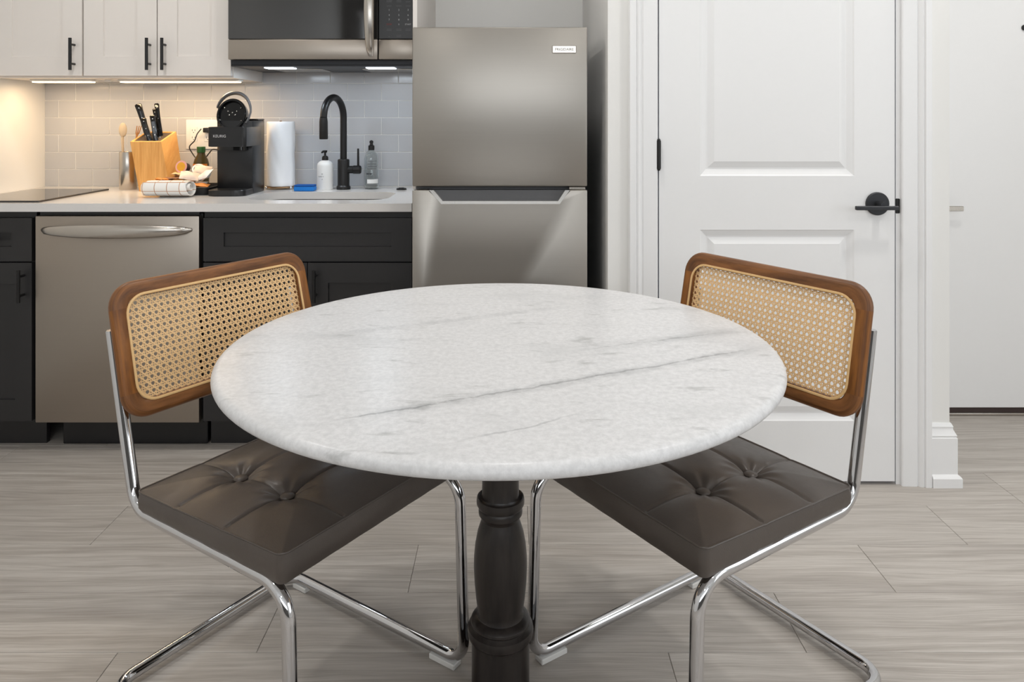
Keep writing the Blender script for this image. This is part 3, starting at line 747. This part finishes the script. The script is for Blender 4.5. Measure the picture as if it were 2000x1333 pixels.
    def arc(cx, cyy, d0, d1, m=9): return [((cx + r_ * math.cos(math.radians(d0 + (d1 - d0) * k / m)), cyy + r_ * math.sin(math.radians(d0 + (d1 - d0) * k / m))), (math.cos(math.radians(d0 + (d1 - d0) * k / m)), math.sin(math.radians(d0 + (d1 - d0) * k / m)))) for k in range(m + 1)]
    topp = arc(a_ - r_, b_ - r_, 0, 90) + arc(-a_ + r_, b_ - r_, 90, 180)
    botp = arc(-a_ + r_, -b_ + r_, 180, 270) + arc(a_ - r_, -b_ + r_, 270, 360)
    frame_piece('top_rail', [p for p, _ in topp], [q_ for _, q_ in topp], 'walnut', t, to3, sec)
    frame_piece('bottom_rail', [p for p, _ in botp], [q_ for _, q_ in botp], 'walnut', t, to3, sec)
    for s_ in (1, -1):
        pa = [(s_ * a_, (b_ - r_) * (1 - k / 4) * s_ * -1 + (b_ - r_) * (k / 4) * s_) for k in range(5)]
        frame_piece('stile', pa, [(s_, 0)] * 5, 'walnut2', t, to3, sec)
    ia, ib, ir = a_ - hp + .004, b_ - hp + .004, max(.02, r_ - hp + .022)
    for s_ in (1, -1):
        for q_ in (-.085, .03):
            c_ = to3(s_ * (HW - .002), q_, -.010); B().cyl(c_, c_ - nv * .016, .0065, 12).build('back_screw', 'chrome', t)
    # weave: pairs of straight strands both ways and crossing diagonals
    def inside(x, y):
        ex, ey = abs(x) - (ia - ir), abs(y) - (ib - ir)
        if abs(x) > ia or abs(y) > ib: return False
        return not (ex > 0 and ey > 0 and ex * ex + ey * ey > ir * ir)
    wv = B(); p = .0143
    def strand(ox, oy, dx, dy, wdt, dep):
        ts = [k * .0006 for k in range(-500, 501) if inside(ox + dx * k * .0006, oy + dy * k * .0006)]
        if len(ts) < 5: return
        t0, t1 = ts[0], ts[-1]; nx, ny = -dy * wdt / 2, dx * wdt / 2
        q4 = [(ox + dx * t0 + nx, oy + dy * t0 + ny), (ox + dx * t0 - nx, oy + dy * t0 - ny), (ox + dx * t1 - nx, oy + dy * t1 - ny), (ox + dx * t1 + nx, oy + dy * t1 + ny)]
        wv.hexa([to3(x, y, dep - .0004) for x, y in q4], [to3(x, y, dep + .0004) for x, y in q4])
    for k in range(-18, 19):
        for o_ in (-.0024, .0024):
            strand((k + .5) * p + o_, 0, 0, 1, .0021, .0000)
            if abs(k) < 9: strand(0, k * p + o_, 1, 0, .0021, .0007)
    r2 = math.sqrt(.5)
    for k in range(-32, 33):
        strand(k * p / 2, -k * p / 2, r2, r2, .0027, .0014)
        strand(k * p / 2, k * p / 2, r2, -r2, .0027, -.0007)
    wv.build('cane_weave', 'cane', t, smooth=0, kind='stuff', label='open woven rattan cane panel')
    sp_ = rrect(-ia, ia, -ib, ib, ir, 8)
    B().tube([to3(x, y, .0105) for x, y in sp_], .0030, 8, up=nv, ry=.0022, closed=True).build('cane_spline', 'spline', t, label='rattan cord around the cane panel')
    return t
def place_chair(o, Af, sgn, ang, CL):
    a = math.radians(ang); F = Vector((sgn * math.cos(a), -math.sin(a), 0)); W = Vector((sgn * math.sin(a), math.cos(a), 0))
    o.location = Vector((Af[0], Af[1], 0)) + W * HW - F * (CL / 2)
    o.rotation_euler = (0, 0, -sgn * (math.pi / 2 + a))
ch1 = make_chair('chrome cantilever chair with cane back in front of the dishwasher', .573, .478, .2572)
place_chair(ch1, (-.3682, 1.2518), 1, 33.66, .573)
ch2 = make_chair('chrome cantilever chair with cane back in front of the white panelled door', .592, .468, .206)
place_chair(ch2, (.3085, 1.2690), -1, 33.94, .592)

# ------------------------------------------------------------------ things on the counter
ZT = .914
# faucet
fx, fy = -.7349, 3.25
t = root('kitchen_faucet', (fx, fy, ZT), 'matte black gooseneck faucet with side lever behind the sink', 'faucet')
B().lathe([(0, ZT), (.030, ZT), (.030, ZT + .012), (.027, ZT + .016), (.0255, ZT + .018), (.0255, ZT + .128), (.0235, ZT + .131), (.0165, ZT + .133), (.0165, ZT + .131)], (fx, fy, 0), 32, caps=False).build('body', 'black', t)
ex, ey = -.7800, 3.085
dxy = Vector((ex - fx, ey - fy, 0)); R_ = dxy.length / 2; u = dxy.normalized(); ztop = 1.327 - .0145 - R_
path = [Vector((fx, fy, ZT + .12)), Vector((fx, fy, ztop - .04))] + [Vector((fx, fy, ztop)) + u * (R_ - R_ * math.cos(math.radians(a))) + Vector((0, 0, R_ * math.sin(math.radians(a)))) for a in range(0, 171, 10)]
a = math.radians(170); tan = (u * math.sin(a) + Vector((0, 0, math.cos(a)))).normalized()
end = path[-1] + tan * .015; path.append(end)
B().tube(path, .0145, 20).build('gooseneck', 'black', t)
tip = Vector((ex, ey, 1.137)); B().tube([end, end + (tip - end) * .12, end + (tip - end) * .2, tip - (tip - end) * .04, tip], [.0150, .0165, .0172, .0178, .0165], 20).build('spray_head', 'black', t)
b = B(); b.lathe([(0, fx + .020), (.0165, fx + .020), (.0165, fx + .042), (.0185, fx + .044), (.0185, fx + .072), (.015, fx + .076), (0, fx + .076)], (0, fy, 1.0), 24, 'x', caps=False); hub = b.build('lever_hub', 'black', t)
B().cyl((fx + .064, fy, 1.0), (fx + .064, fy - .002, 1.092), .0055, 12, .0042).build('lever', 'black', hub)
# soap pump bottle
sx_, sy_ = -.8140, 3.245
t = root('soap_dispenser', (sx_, sy_, ZT), 'white pump bottle of hand soap with black pump beside the faucet', 'bottle', 'bottles by the sink')
bo = B().lathe([(0, ZT), (.032, ZT), (.0345, ZT + .004), (.0345, ZT + .104), (.032, ZT + .114), (.024, ZT + .122), (.014, ZT + .126), (.013, ZT + .128), (0, ZT + .128)], (sx_, sy_, 0), 36, caps=False).build('bottle', 'white', t)
b = B(); b.lathe([(0, ZT + .126), (.0135, ZT + .126), (.0135, ZT + .140), (.010, ZT + .146), (.0045, ZT + .148), (.0045, ZT + .160), (.008, ZT + .161), (.0095, ZT + .170), (0, ZT + .171)], (sx_, sy_, 0), 24, caps=False)
b.tube([(sx_, sy_, ZT + .166), (sx_ - .004, sy_ - .02, ZT + .166), (sx_ - .006, sy_ - .032, ZT + .162)], [.0055, .005, .0038], 10); b.build('pump', 'black', t)
def wrap(cx, cy, r, a0, a1, z0, z1, n=10):
    b = B(); A = [math.radians(a0 + (a1 - a0) * k / n) for k in range(n + 1)]
    lo = b.verts([(cx + r * math.sin(a), cy - r * math.cos(a), z0) for a in A]); hi = b.verts([(cx + r * math.sin(a), cy - r * math.cos(a), z1) for a in A])
    for k in range(n): b.face([lo[k], lo[k + 1], hi[k + 1], hi[k]])
    return b
def bent_text(body, size, cx, cy, r, z, name, mat, parent):
    b = B(); b.text(body, size, 0, 0, z)
    for v in b.bm.verts:
        a = v.co.x / r; v.co.x = cx + math.sin(a) * r; v.co.y = cy - math.cos(a) * r
    return b.build(name, mat, parent, smooth=0, fixn=False)
bent_text('HAND SOAP', .0068, sx_ - .004, sy_, .0349, ZT + .056, 'lettering', 'ink', bo)
wrap(sx_, sy_, .0349, -13, -2, ZT + .0685, ZT + .0705, 4).build('fine_print', 'dgrey', bo, smooth=0); wrap(sx_, sy_, .0349, -10, -4, ZT + .0455, ZT + .0475, 4).build('fine_print', 'dgrey', bo, smooth=0)
# clear dish soap bottle
dx_, dy_ = -.6175, 3.272
t = root('dish_soap_bottle', (dx_, dy_, ZT), 'clear dish soap bottle with black cap at the right of the faucet', 'bottle', 'bottles by the sink')
prof = [(0, .001), (.029, .001), (.031, .004), (.031, .130), (.029, .145), (.024, .158), (.014, .166), (.012, .170), (.012, .174)]
bo = B().lathe([(r, ZT + z) for r, z in prof] + [(r - .0016 if r > .003 else 0, ZT + z) for r, z in reversed(prof[1:])] + [(0, ZT + .003)], (dx_, dy_, 0), 32, caps=False).build('bottle', 'glass', t)
b = B(); b.lathe([(0, ZT + .170), (.0135, ZT + .170), (.0135, ZT + .190), (.008, ZT + .193), (.0065, ZT + .200), (.009, ZT + .204), (.008, ZT + .210), (.003, ZT + .2135), (0, ZT + .2135)], (dx_, dy_, 0), 24, caps=False); b.build('cap', 'black', t)
wrap(dx_, dy_, .0313, -25, 75, ZT + .026, ZT + .044).build('label', 'white', bo, label='white paper label')
for a0, a1, z in ((-32, -8, .0655), (-5, 14, .0655)): wrap(dx_, dy_, .0314, a0, a1, ZT + z, ZT + z + .005, 5).build('print', 'ink', bo, smooth=0)
for a0, a1, z in ((-20, 55, .122), (-24, 50, .110), (-18, 58, .099), (-26, 52, .088)): wrap(dx_, dy_, .0314, a0, a1, ZT + z, ZT + z + .0022, 8).build('fine_print', 'dgrey', bo, smooth=0)
# sponge
t = root('sponge', (-.883, 3.18, ZT), 'bright blue sponge lying beside the white soap bottle', 'sponge')
B().box(-.925, -.840, 3.155, 3.205, ZT + .001, ZT + .019, .003, 2).build('foam', 'sponge', t); B().box(-.924, -.841, 3.156, 3.204, ZT + .019, ZT + .027, .002, 1).build('scrub_pad', 'spongeb', t)
# stopper / air switch
B().lathe([(0, ZT), (.022, ZT), (.0225, ZT + .004), (.020, ZT + .0065), (.012, ZT + .007), (.0115, ZT + .009), (0, ZT + .009)], (-.480, 3.235, 0), 28, caps=False).build('disposal_button', 'black', None, label='small round black button set in the counter by the refrigerator', cat='button')
# paper towel
cx, cy = -1.0155, 3.272
t = root('paper_towel_holder', (cx, cy, ZT), 'paper towel holder with thin wire base and small steel ball feet', 'holder')
b = B(); ring = [(cx + .060 * math.cos(2 * math.pi * k / 36), cy + .060 * math.sin(2 * math.pi * k / 36), ZT + .010) for k in range(36)]
b.tube(ring, .0035, 8, closed=True, up=(0, 0, 1)); b.tube([(cx - .06, cy, ZT + .010), (cx + .06, cy, ZT + .010)], .003, 8); b.build('base', 'ring', t)
B().cyl((cx, cy, ZT + .008), (cx, cy, ZT + .300), .005, 12).build('rod', 'ring', t)
for k in range(3):
    a = math.radians(-120 + 120 * k - 30); B().ball((cx + .062 * math.cos(a), cy + .062 * math.sin(a), ZT + .0075), .0073).build('ball_foot', 'chrome', t)
b = B(); prof = []
rings = []; nseg = 64
for z in [0, .004] + [.02 + .245 * k / 12 for k in range(13)] + [.277, .281]:
    rg = []
    for k in range(nseg):
        a = 2 * math.pi * k / nseg; r = .0595 + .0012 * math.sin(3 * a + z * 30) + .0008 * math.sin(9 * a + z * 60)
        if z in (0, .281): r -= .002
        # loose end of the sheet at the right
        r += .0055 * math.exp(-((a - math.radians(335)) / .22) ** 2) * (1 - z / .35)
        rg.append((cx + r * math.cos(a), cy + r * math.sin(a), ZT + .0145 + z))
    rings.append(rg)
rin = lambda z: [(cx + .018 * math.cos(2 * math.pi * k / nseg), cy + .018 * math.sin(2 * math.pi * k / nseg), ZT + .0145 + z) for k in range(nseg)]
b.loft([rin(0)] + rings + [rin(.281), rin(0)], caps=False)
bmesh.ops.remove_doubles(b.bm, verts=b.bm.verts, dist=1e-6)
b.build('paper_towel_roll', 'paper', None, smooth=50, label='roll of white paper towel standing by the coffee maker', cat='paper towel')
# coffee maker
KX0, KX1 = -1.212, -1.061; KC = (KX0 + KX1) / 2
t = root('coffee_maker', (KC, 3.07, ZT), 'black single-serve coffee maker with raised round lid and grey handle', 'coffee maker')
def front_round(x0, x1, yf, yb, rr): return [(x0, yb), (x0, yf + rr)] + [(x0 + rr * 1.6 * (1 - math.cos(math.radians(a))), yf + rr - rr * math.sin(math.radians(a))) for a in range(15, 91, 15)] + [(x1 - rr * 1.6 * (1 - math.cos(math.radians(a))), yf + rr - rr * math.sin(math.radians(a))) for a in range(90, 14, -15)] + [(x1, yf + rr), (x1, yb)]
B().prism(list(reversed(front_round(KX0, KX1, 2.945, 3.06, .03))), 'z', ZT, ZT + .024, .002, 1).build('drip_tray', 'blackp', t)
B().box(KX0 + .004, KX1, 3.05, 3.195, ZT, ZT + .30, .004, 2).build('body', 'blackp', t)
B().box(KX0 + .016, KX1 - .002, 3.115, 3.2, ZT + .300, ZT + .3075, .002, 1).build('tank_lid', 'gloss', t)
hd_ = B().prism(list(reversed(front_round(KX0, KX1 + .001, 2.965, 3.15, .010))), 'z', 1.110, 1.1895, .003, 2).build('brew_head', 'blackp', t)
B().prism(list(reversed(front_round(KX0 + .018, KX1 - .018, 2.995, 3.1, .03))), 'z', 1.095, 1.110).build('spout', 'gloss', t)
B().text('KEURIG', .0150, -1.1640, 2.9645, 1.1475).build('lettering', 'inkw', hd_, smooth=0, fixn=False)
lc = Vector((-1.150, 3.065, 1.236)); ax = Vector((0, -1, .25)).normalized(); sv = Vector((1, 0, 0)); tv_ = ax.cross(sv)
def ringpts(r, d, n=36, sy=1.12): return [lc + ax * d + sv * r * math.cos(2 * math.pi * k / n) + tv_ * r * sy * math.sin(2 * math.pi * k / n) for k in range(n)]
b = B(); b.loft([ringpts(.050, -.03), ringpts(.059, -.022), ringpts(.061, -.004), ringpts(.061, .012), ringpts(.058, .016), ringpts(.052, .016), ringpts(.050, .010), ringpts(.048, .002)]); ld = b.build('lid', 'gloss', t, label='raised glossy round lid')
b_ = 0
for u_, v_ in ((-.034, .030), (.034, .030), (-.012, .000), (.012, .000), (0, .010), (.040, -.024), (-.018, .016), (.018, .016)):
    p_ = lc + ax * .004 + sv * u_ + tv_ * v_; B().ball(p_, .0035, seg=10).build('lid_screw', 'satin', ld)
path = [lc + sv * (.070 * math.cos(math.radians(a))) + tv_ * (.082 * math.sin(math.radians(a))) + ax * .004 + Vector((.006, 0, .012)) for a in range(168, -1, -8)]
path += [lc + sv * .066 + tv_ * -.025 + ax * .006 + Vector((.006, 0, .012)), lc + sv * .058 + tv_ * -.050 + ax * .01 + Vector((.006, 0, .012))]
nn = len(path); B().tube(path, [.003 + .005 * math.sin(math.pi * min(1, (k + 1) / nn * 1.1)) for k in range(nn)], 10, up=ax, ry=[.010] * nn).build('lid_handle', plain('grey_metal_handle', (128, 126, 126), .3, .7), t, label='arched grey lid handle')
# knife block with knives
blk_b = [(-1.5810, 3.16, ZT), (-1.4500, 3.16, ZT), (-1.4360, 3.27, ZT), (-1.5670, 3.27, ZT)]
blk_t = [(-1.6200, 3.16, 1.1240), (-1.4880, 3.16, 1.1240), (-1.4740, 3.27, 1.1660), (-1.6060, 3.27, 1.1660)]
t = root('knife_block', (-1.51, 3.21, ZT), 'slanted bamboo knife block filled with black-handled knives', 'knife block')
b = B(); ib = [Vector(p) for p in blk_t]; cen = sum(ib, Vector()) / 4
inn = [p + (cen - p) * .13 for p in ib]; low = [p + (Vector(q_) - Vector(p0)).normalized() * .006 for p, p0, q_ in zip(inn, blk_t, blk_b)]
vb, vt, vi, vl = b.verts(blk_b), b.verts(blk_t), b.verts(inn), b.verts(low)
b.face(list(reversed(vb)))
for k in range(4):
    j = (k + 1) % 4
    b.face([vb[k], vb[j], vt[j], vt[k]]); b.face([vt[k], vt[j], vi[j], vi[k]]); b.face([vi[k], vi[j], vl[j], vl[k]])
b.face(vl); b.build('block', 'bamboo', t, smooth=0)
b = B(); b.hexa([p + Vector((0, 0, .0008)) for p in low], [p + Vector((0, 0, .003)) for p in low]); b.build('insert', plain('grey_brown_bristles', (86, 74, 64), .9, bump=.8, bscale=600, var=.2), t, label='dark bristle insert')
def knife(p0, p1, D0, D1, wpx, label):
    a = Vector(px(*p0, D0)); c = Vector(px(*p1, D1)); d = (c - a); L_ = d.length; d.normalize()
    sd = Vector((1, .25, 0)); sd = (sd - d * d.dot(sd)).normalized(); nr = sd.cross(d)
    t = root('kitchen_knife', c, label, 'knife', 'knives in the bamboo block'); wd = wpx / FPX * D0 / 2
    def sec(p, w_, h_): return [p + sd * (w_ * x) + nr * (h_ * y) for x, y in ((-1, -.6), (-.6, -1), (.6, -1), (1, -.6), (1, .6), (.6, 1), (-.6, 1), (-1, .6))]
    h = B().loft([sec(a - d * .004, wd * .7, .005), sec(a, wd * 1.05, .0075), sec(a + d * L_ * .25, wd * .9, .0075), sec(a + d * L_ * .6, wd * .82, .0075), sec(c, wd * .95, .0075), sec(c + d * .012, wd * .95, .0065)]).build('handle', 'gloss', t)
    for f in (.12, .48, .82):
        p_ = a + d * L_ * f; B().cyl(p_ + nr * .0079, p_ - nr * .0079, .0022, 8).build('rivet', 'satin', h)
    B().loft([sec(c + d * .012, wd * .8, .003), sec(c + d * .09, wd * .7, .0016), sec(c + d * .11, wd * .3, .001)]).build('blade', 'satin', t)
knife((270, 205), (287, 258), 3.215, 3.215, 12, 'thick black knife handle standing highest at the left of the block')
knife((280, 233), (292, 272), 3.19, 3.185, 10, 'black knife handle in front of the tallest one')
knife((298, 227), (304, 272), 3.19, 3.185, 10, 'short black knife handle at the front middle of the block')
knife((302, 214), (310, 262), 3.23, 3.215, 7, 'slim black knife handle behind the short front one')
knife((306, 204), (314, 262), 3.245, 3.235, 8, 'rearmost tall slim knife handle at the right of the block')
# utensil crock
cx, cy = -1.676, 3.252
t = root('utensil_crock', (cx, cy, ZT), 'brushed steel utensil cylinder between cooktop and knife block', 'container')
B().lathe([(0, ZT), (.034, ZT), (.0352, ZT + .002), (.0352, ZT + .162), (.0345, ZT + .1635), (.0335, ZT + .162), (.0335, ZT + .006), (0, ZT + .006)], (cx, cy, 0), 36, caps=False).build('cylinder', 'satin', t)
b = B(); a = Vector(px(240, 300, 3.26)); base_ = Vector((cx + .01, cy, ZT + .008))
b.tube([base_, a, Vector(px(239, 268, 3.262))], [.004, .005, .006], 10)
hd_ = B(); c0 = Vector(px(240, 254, 3.265))
t = root('serving_spoon', base_, 'pale plastic serving spoon standing in the steel cylinder', 'spoon')
b.build('handle', 'pale', t); hd_.ball(c0, .02, sz=(.018, .008, .032)); hd_.build('bowl', 'pale', t)
b = B(); base2 = Vector((cx + .004, cy + .005, ZT + .012)); e2 = Vector(px(272, 246, 3.275)); e1 = Vector(px(267, 266, 3.268))
t = root('wooden_fork', base2, 'thin wooden utensil leaning out behind the knife handles', 'utensil')
b.tube([base2, base2 + (e1 - base2) * .9, e1], .004, 8); hb = b.build('handle', 'woodlt', t)
for k in range(3):
    o_ = Vector(((k - 1) * .008, 0, 0)); B().tube([e1, e1 + o_ * .8 + (e2 - e1) * .3, e2 + o_ * 1.2], [.003, .0025, .0018], 8).build('tine', 'woodlt', t)
# folded tea towel: a rolled sheet
b = B(); n = 70; spine = []
for k in range(n + 1):
    a = 2 * math.pi * 2.6 * k / n; r = .034 - .0255 * k / n
    spine.append((2.935 + r * 1.42 * math.cos(a + 2.4), ZT + .035 - .034 * 0 + r * 1.0 * math.sin(a + 2.4)))
zmin = min(p[1] for p in spine); th = .0040
rings = []; x0, x1 = -1.452, -1.270
for i in range(13):
    u = i / 12; x = x0 + (x1 - x0) * u; ring = []
    shr = 1 - .45 * max(0, (.12 - u) / .12) ** 2 - .06 * max(0, (u - .9) / .1)
    for sgn in (1, -1):
        seq = range(n + 1) if sgn == 1 else range(n, -1, -1)
        for k in seq:
            p, q_ = spine[max(k - 1, 0)], spine[min(k + 1, n)]; tx_, tz_ = q_[0] - p[0], q_[1] - p[1]; l_ = math.hypot(tx_, tz_) or 1
            yy = spine[k][0] + sgn * tz_ / l_ * th * .5; zz_ = spine[k][1] - sgn * tx_ / l_ * th * .5
            xx = x + (.010 * math.sin(k * .13) if i == 12 else 0) + (.004 * math.sin(k * .2) if i == 0 else 0)
            ring.append((xx, 2.935 + (yy - 2.935) * shr, zmin + .002 + (zz_ - zmin) * (1 - (1 - shr) * .6)))
    rings.append(ring)
b.loft(rings, caps=False)
b.bm.verts.ensure_lookup_table(); m = 2 * (n + 1)
for base_i in (0, 12 * m):
    for k in range(n): b.face([b.bm.verts[base_i + k], b.bm.verts[base_i + k + 1], b.bm.verts[base_i + m - 2 - k], b.bm.verts[base_i + m - 1 - k]])
tw = b.build('tea_towel', 'towel', None, smooth=50, label='rolled white tea towel with thin tan checks on the counter edge', cat='towel')
# black wire tray with coffee things
t = root('coffee_tray', (-1.325, 3.09, ZT), 'low black tray holding coffee pods and packets beside the coffee maker', 'tray')
TX0, TX1, TY0, TY1 = -1.435, -1.216, 2.985, 3.20
b = B(); o1 = [(x, y, ZT) for x, y in rrect(TX0 + .012, TX1 - .012, TY0 + .012, TY1 - .012, .02, 4)]; o2 = [(x, y, ZT + .030) for x, y in rrect(TX0, TX1, TY0, TY1, .02, 4)]
i2 = [(x, y, ZT + .030) for x, y in rrect(TX0 + .003, TX1 - .003, TY0 + .003, TY1 - .003, .018, 4)]; i1 = [(x, y, ZT + .003) for x, y in rrect(TX0 + .014, TX1 - .014, TY0 + .014, TY1 - .014, .018, 4)]
b.loft([o1, o2, i2, i1]); b.build('tray', 'blackp', t)
B().tube([(x, y, ZT + .030) for x, y in rrect(TX0, TX1, TY0, TY1, .02, 4)], .0028, 8, closed=True, up=(0, 0, 1)).build('rim', 'black', t)
def pod(loc, rot, label, lidm, rimm, cup):
    t = root('coffee_pod', (0, 0, 0), label, 'coffee pod', 'coffee pods in the tray')
    B().lathe([(0, 0), (.016, 0), (.0185, .004), (.022, .042), (.0225, .0425)], (0, 0, 0), 24, caps=False).build('cup', cup, t)
    B().lathe([(.0185, .0425), (.0255, .0425), (.0258, .0445), (.0185, .0448)], (0, 0, 0), 28, caps=False).build('rim', rimm, t)
    B().lathe([(0, .0432), (.0188, .0432), (.0188, .0452), (0, .0452)], (0, 0, 0), 28, caps=False).build('foil_lid', lidm, t)
    t.location = loc; t.rotation_euler = rot; return t
zt = ZT + .0035
pod((-1.385, 3.060, zt), (0, 0, 0), 'cream coffee pod standing under the packets', 'cream', 'white', 'white')
pod((-1.330, 3.125, zt), (0, 0, 0), 'brown coffee pod low in the tray under the yellow one', 'brown', 'white', 'white')
pod((-1.385, 3.125, zt), (0, 0, 0), 'tan coffee pod at the rear left of the tray', 'tan', 'white', 'white')
pod((-1.275, 3.060, zt), (0, 0, 0), 'white coffee pod at the front right of the tray', 'cream', 'white', 'white')
pod((-1.335, 3.062, zt), (0, 0, 0), 'orange coffee pod at the front of the tray behind the towel', 'orange', 'white', 'white')
pod((-1.376, 3.155, 1.014), (math.radians(80), 0, math.radians(-8)), 'coffee pod with yellow lid and pink rim turned to the front', 'yellow', 'pink', 'purple')
pod((-1.330, 3.165, .985), (math.radians(55), 0, math.radians(20)), 'dark purple coffee pod behind the yellow one', 'purple', 'white', 'purple')
def packet(c, rot, sx, sy, mat, label, puff=.006):
    b = B(); n = 8
    for sg in (1, -1):
        V = {}
        for i in range(n + 1):
            for j in range(n + 1):
                u, v = 2 * i / n - 1, 2 * j / n - 1
                V[i, j] = b.bm.verts.new((u * sx, v * sy, sg * puff * (1 - u ** 4) * (1 - v ** 4) + .0022 * math.sin(5 * u + 3 * v + sx * 900) * (1 - u ** 6) * sg))
        for i in range(n):
            for j in range(n): b.face([V[i, j], V[i + 1, j], V[i + 1, j + 1], V[i, j + 1]])
    bmesh.ops.remove_doubles(b.bm, verts=b.bm.verts, dist=1e-5)
    o = b.build('condiment_packet', mat, None, smooth=60, label=label, cat='packet', group='packets in the tray')
    o.location = c; o.rotation_euler = [math.radians(a) for a in rot]; return o
packet((-1.398, 3.075, .9685), (4, -3, 12), .040, .022, 'brown', 'brown packet lying flat on the pods above the towel')
packet((-1.376, 3.090, .984), (3, 5, -8), .034, .020, 'tan', 'tan packet lying on top of the brown one')
packet((-1.425, 3.030, .9665), (-4, 6, 25), .026, .015, 'orange', 'small orange packet at the left end of the pile')
packet((-1.318, 3.040, .976), (30, 10, 20), .036, .028, 'cream', 'crumpled cream packet leaning in the middle of the tray', .012)
packet((-1.250, 3.056, .980), (38, -18, -30), .034, .028, 'white', 'crumpled white packet leaning against the coffee maker side', .012)
packet((-1.290, 3.108, .998), (50, 8, 10), .034, .026, 'cream', 'cream packet standing behind the crumpled ones', .010)
packet((-1.268, 3.016, .946), (12, 4, 5), .040, .018, 'orange', 'flat orange packet at the front rim of the tray')
# jar with green cap
jx, jy = -1.3610, 3.262
t = root('spice_jar', (jx, jy, ZT), 'small olive glass jar with green cap and orange label by the outlet', 'jar')
bo = B().lathe([(0, ZT), (.030, ZT), (.033, ZT + .004), (.033, ZT + .110), (.028, ZT + .130), (.017, ZT + .150), (.015, ZT + .166), (0, ZT + .166)], (jx, jy, 0), 32, caps=False).build('glass', plain('dark_olive_glass', (66, 58, 34), .12, var=.1), t)
B().lathe([(0, ZT + .160), (.0175, ZT + .160), (.0180, ZT + .162), (.0180, ZT + .184), (.0165, ZT + .186), (0, ZT + .186)], (jx, jy, 0), 28, caps=False).build('cap', 'green', t)
wrap(jx, jy, .0335, -70, 70, ZT + .082, ZT + .112, 14).build('label', 'orange', bo)
# outlet, plug and cord
t = root('outlet_plate', (-1.405, YB, 1.09), 'white double outlet plate on the backsplash behind the coffee maker', 'outlet')
ox0, ox1, oz0, oz1 = -1.472, -1.330, 1.085, 1.218
pl = B().box(ox0, ox1, YB - .006, YB, oz0, oz1, .003, 2).build('plate', 'white', t)
for k, cx in enumerate((-1.436, -1.372)):
    rc_ = B().box(cx - .0168, cx + .0168, YB - .0085, YB - .005, 1.118, 1.186, .002, 1).build('receptacle', 'white', pl)
    for z in (1.138, 1.170):
        for dx in (-.0063, .0063): B().box(cx + dx - .001, cx + dx + .001, YB - .0088, YB - .0080, z - .004, z + .004).build('slot', 'ink', rc_)
        B().cyl((cx, YB - .0088, z - .010), (cx, YB - .0080, z - .010), .0022, 8).build('ground_hole', 'ink', rc_)
cx = -1.372
t = root('power_cord', (cx, YB - .02, 1.17), 'dark power cord plugged into the white outlet', 'cord')
B().box(cx - .013, cx + .013, YB - .034, YB - .0088, 1.160, 1.182, .004, 2).build('plug', 'blackp', t)
pts = [px(393, 252, 3.335), px(385, 262, 3.32), px(380, 275, 3.31), px(370, 287, 3.305), px(376, 300, 3.305), px(385, 311, 3.30), px(397, 314, 3.30), px(408, 300, 3.29), px(420, 292, 3.24), (-1.19, 3.20, 1.06)]
pts = [Vector(p) for p in pts]; sm = []
for i in range(len(pts) - 1):
    p0, p1, p2, p3 = pts[max(i - 1, 0)], pts[i], pts[i + 1], pts[min(i + 2, len(pts) - 1)]
    for k in range(6):
        s_ = k / 6; sm.append(.5 * ((2 * p1) + (p2 - p0) * s_ + (2 * p0 - 5 * p1 + 4 * p2 - p3) * s_ ** 2 + (3 * p1 - p0 - 3 * p2 + p3) * s_ ** 3))
sm.append(pts[-1]); B().tube(sm, .0027, 8).build('cord', 'blackp', t)
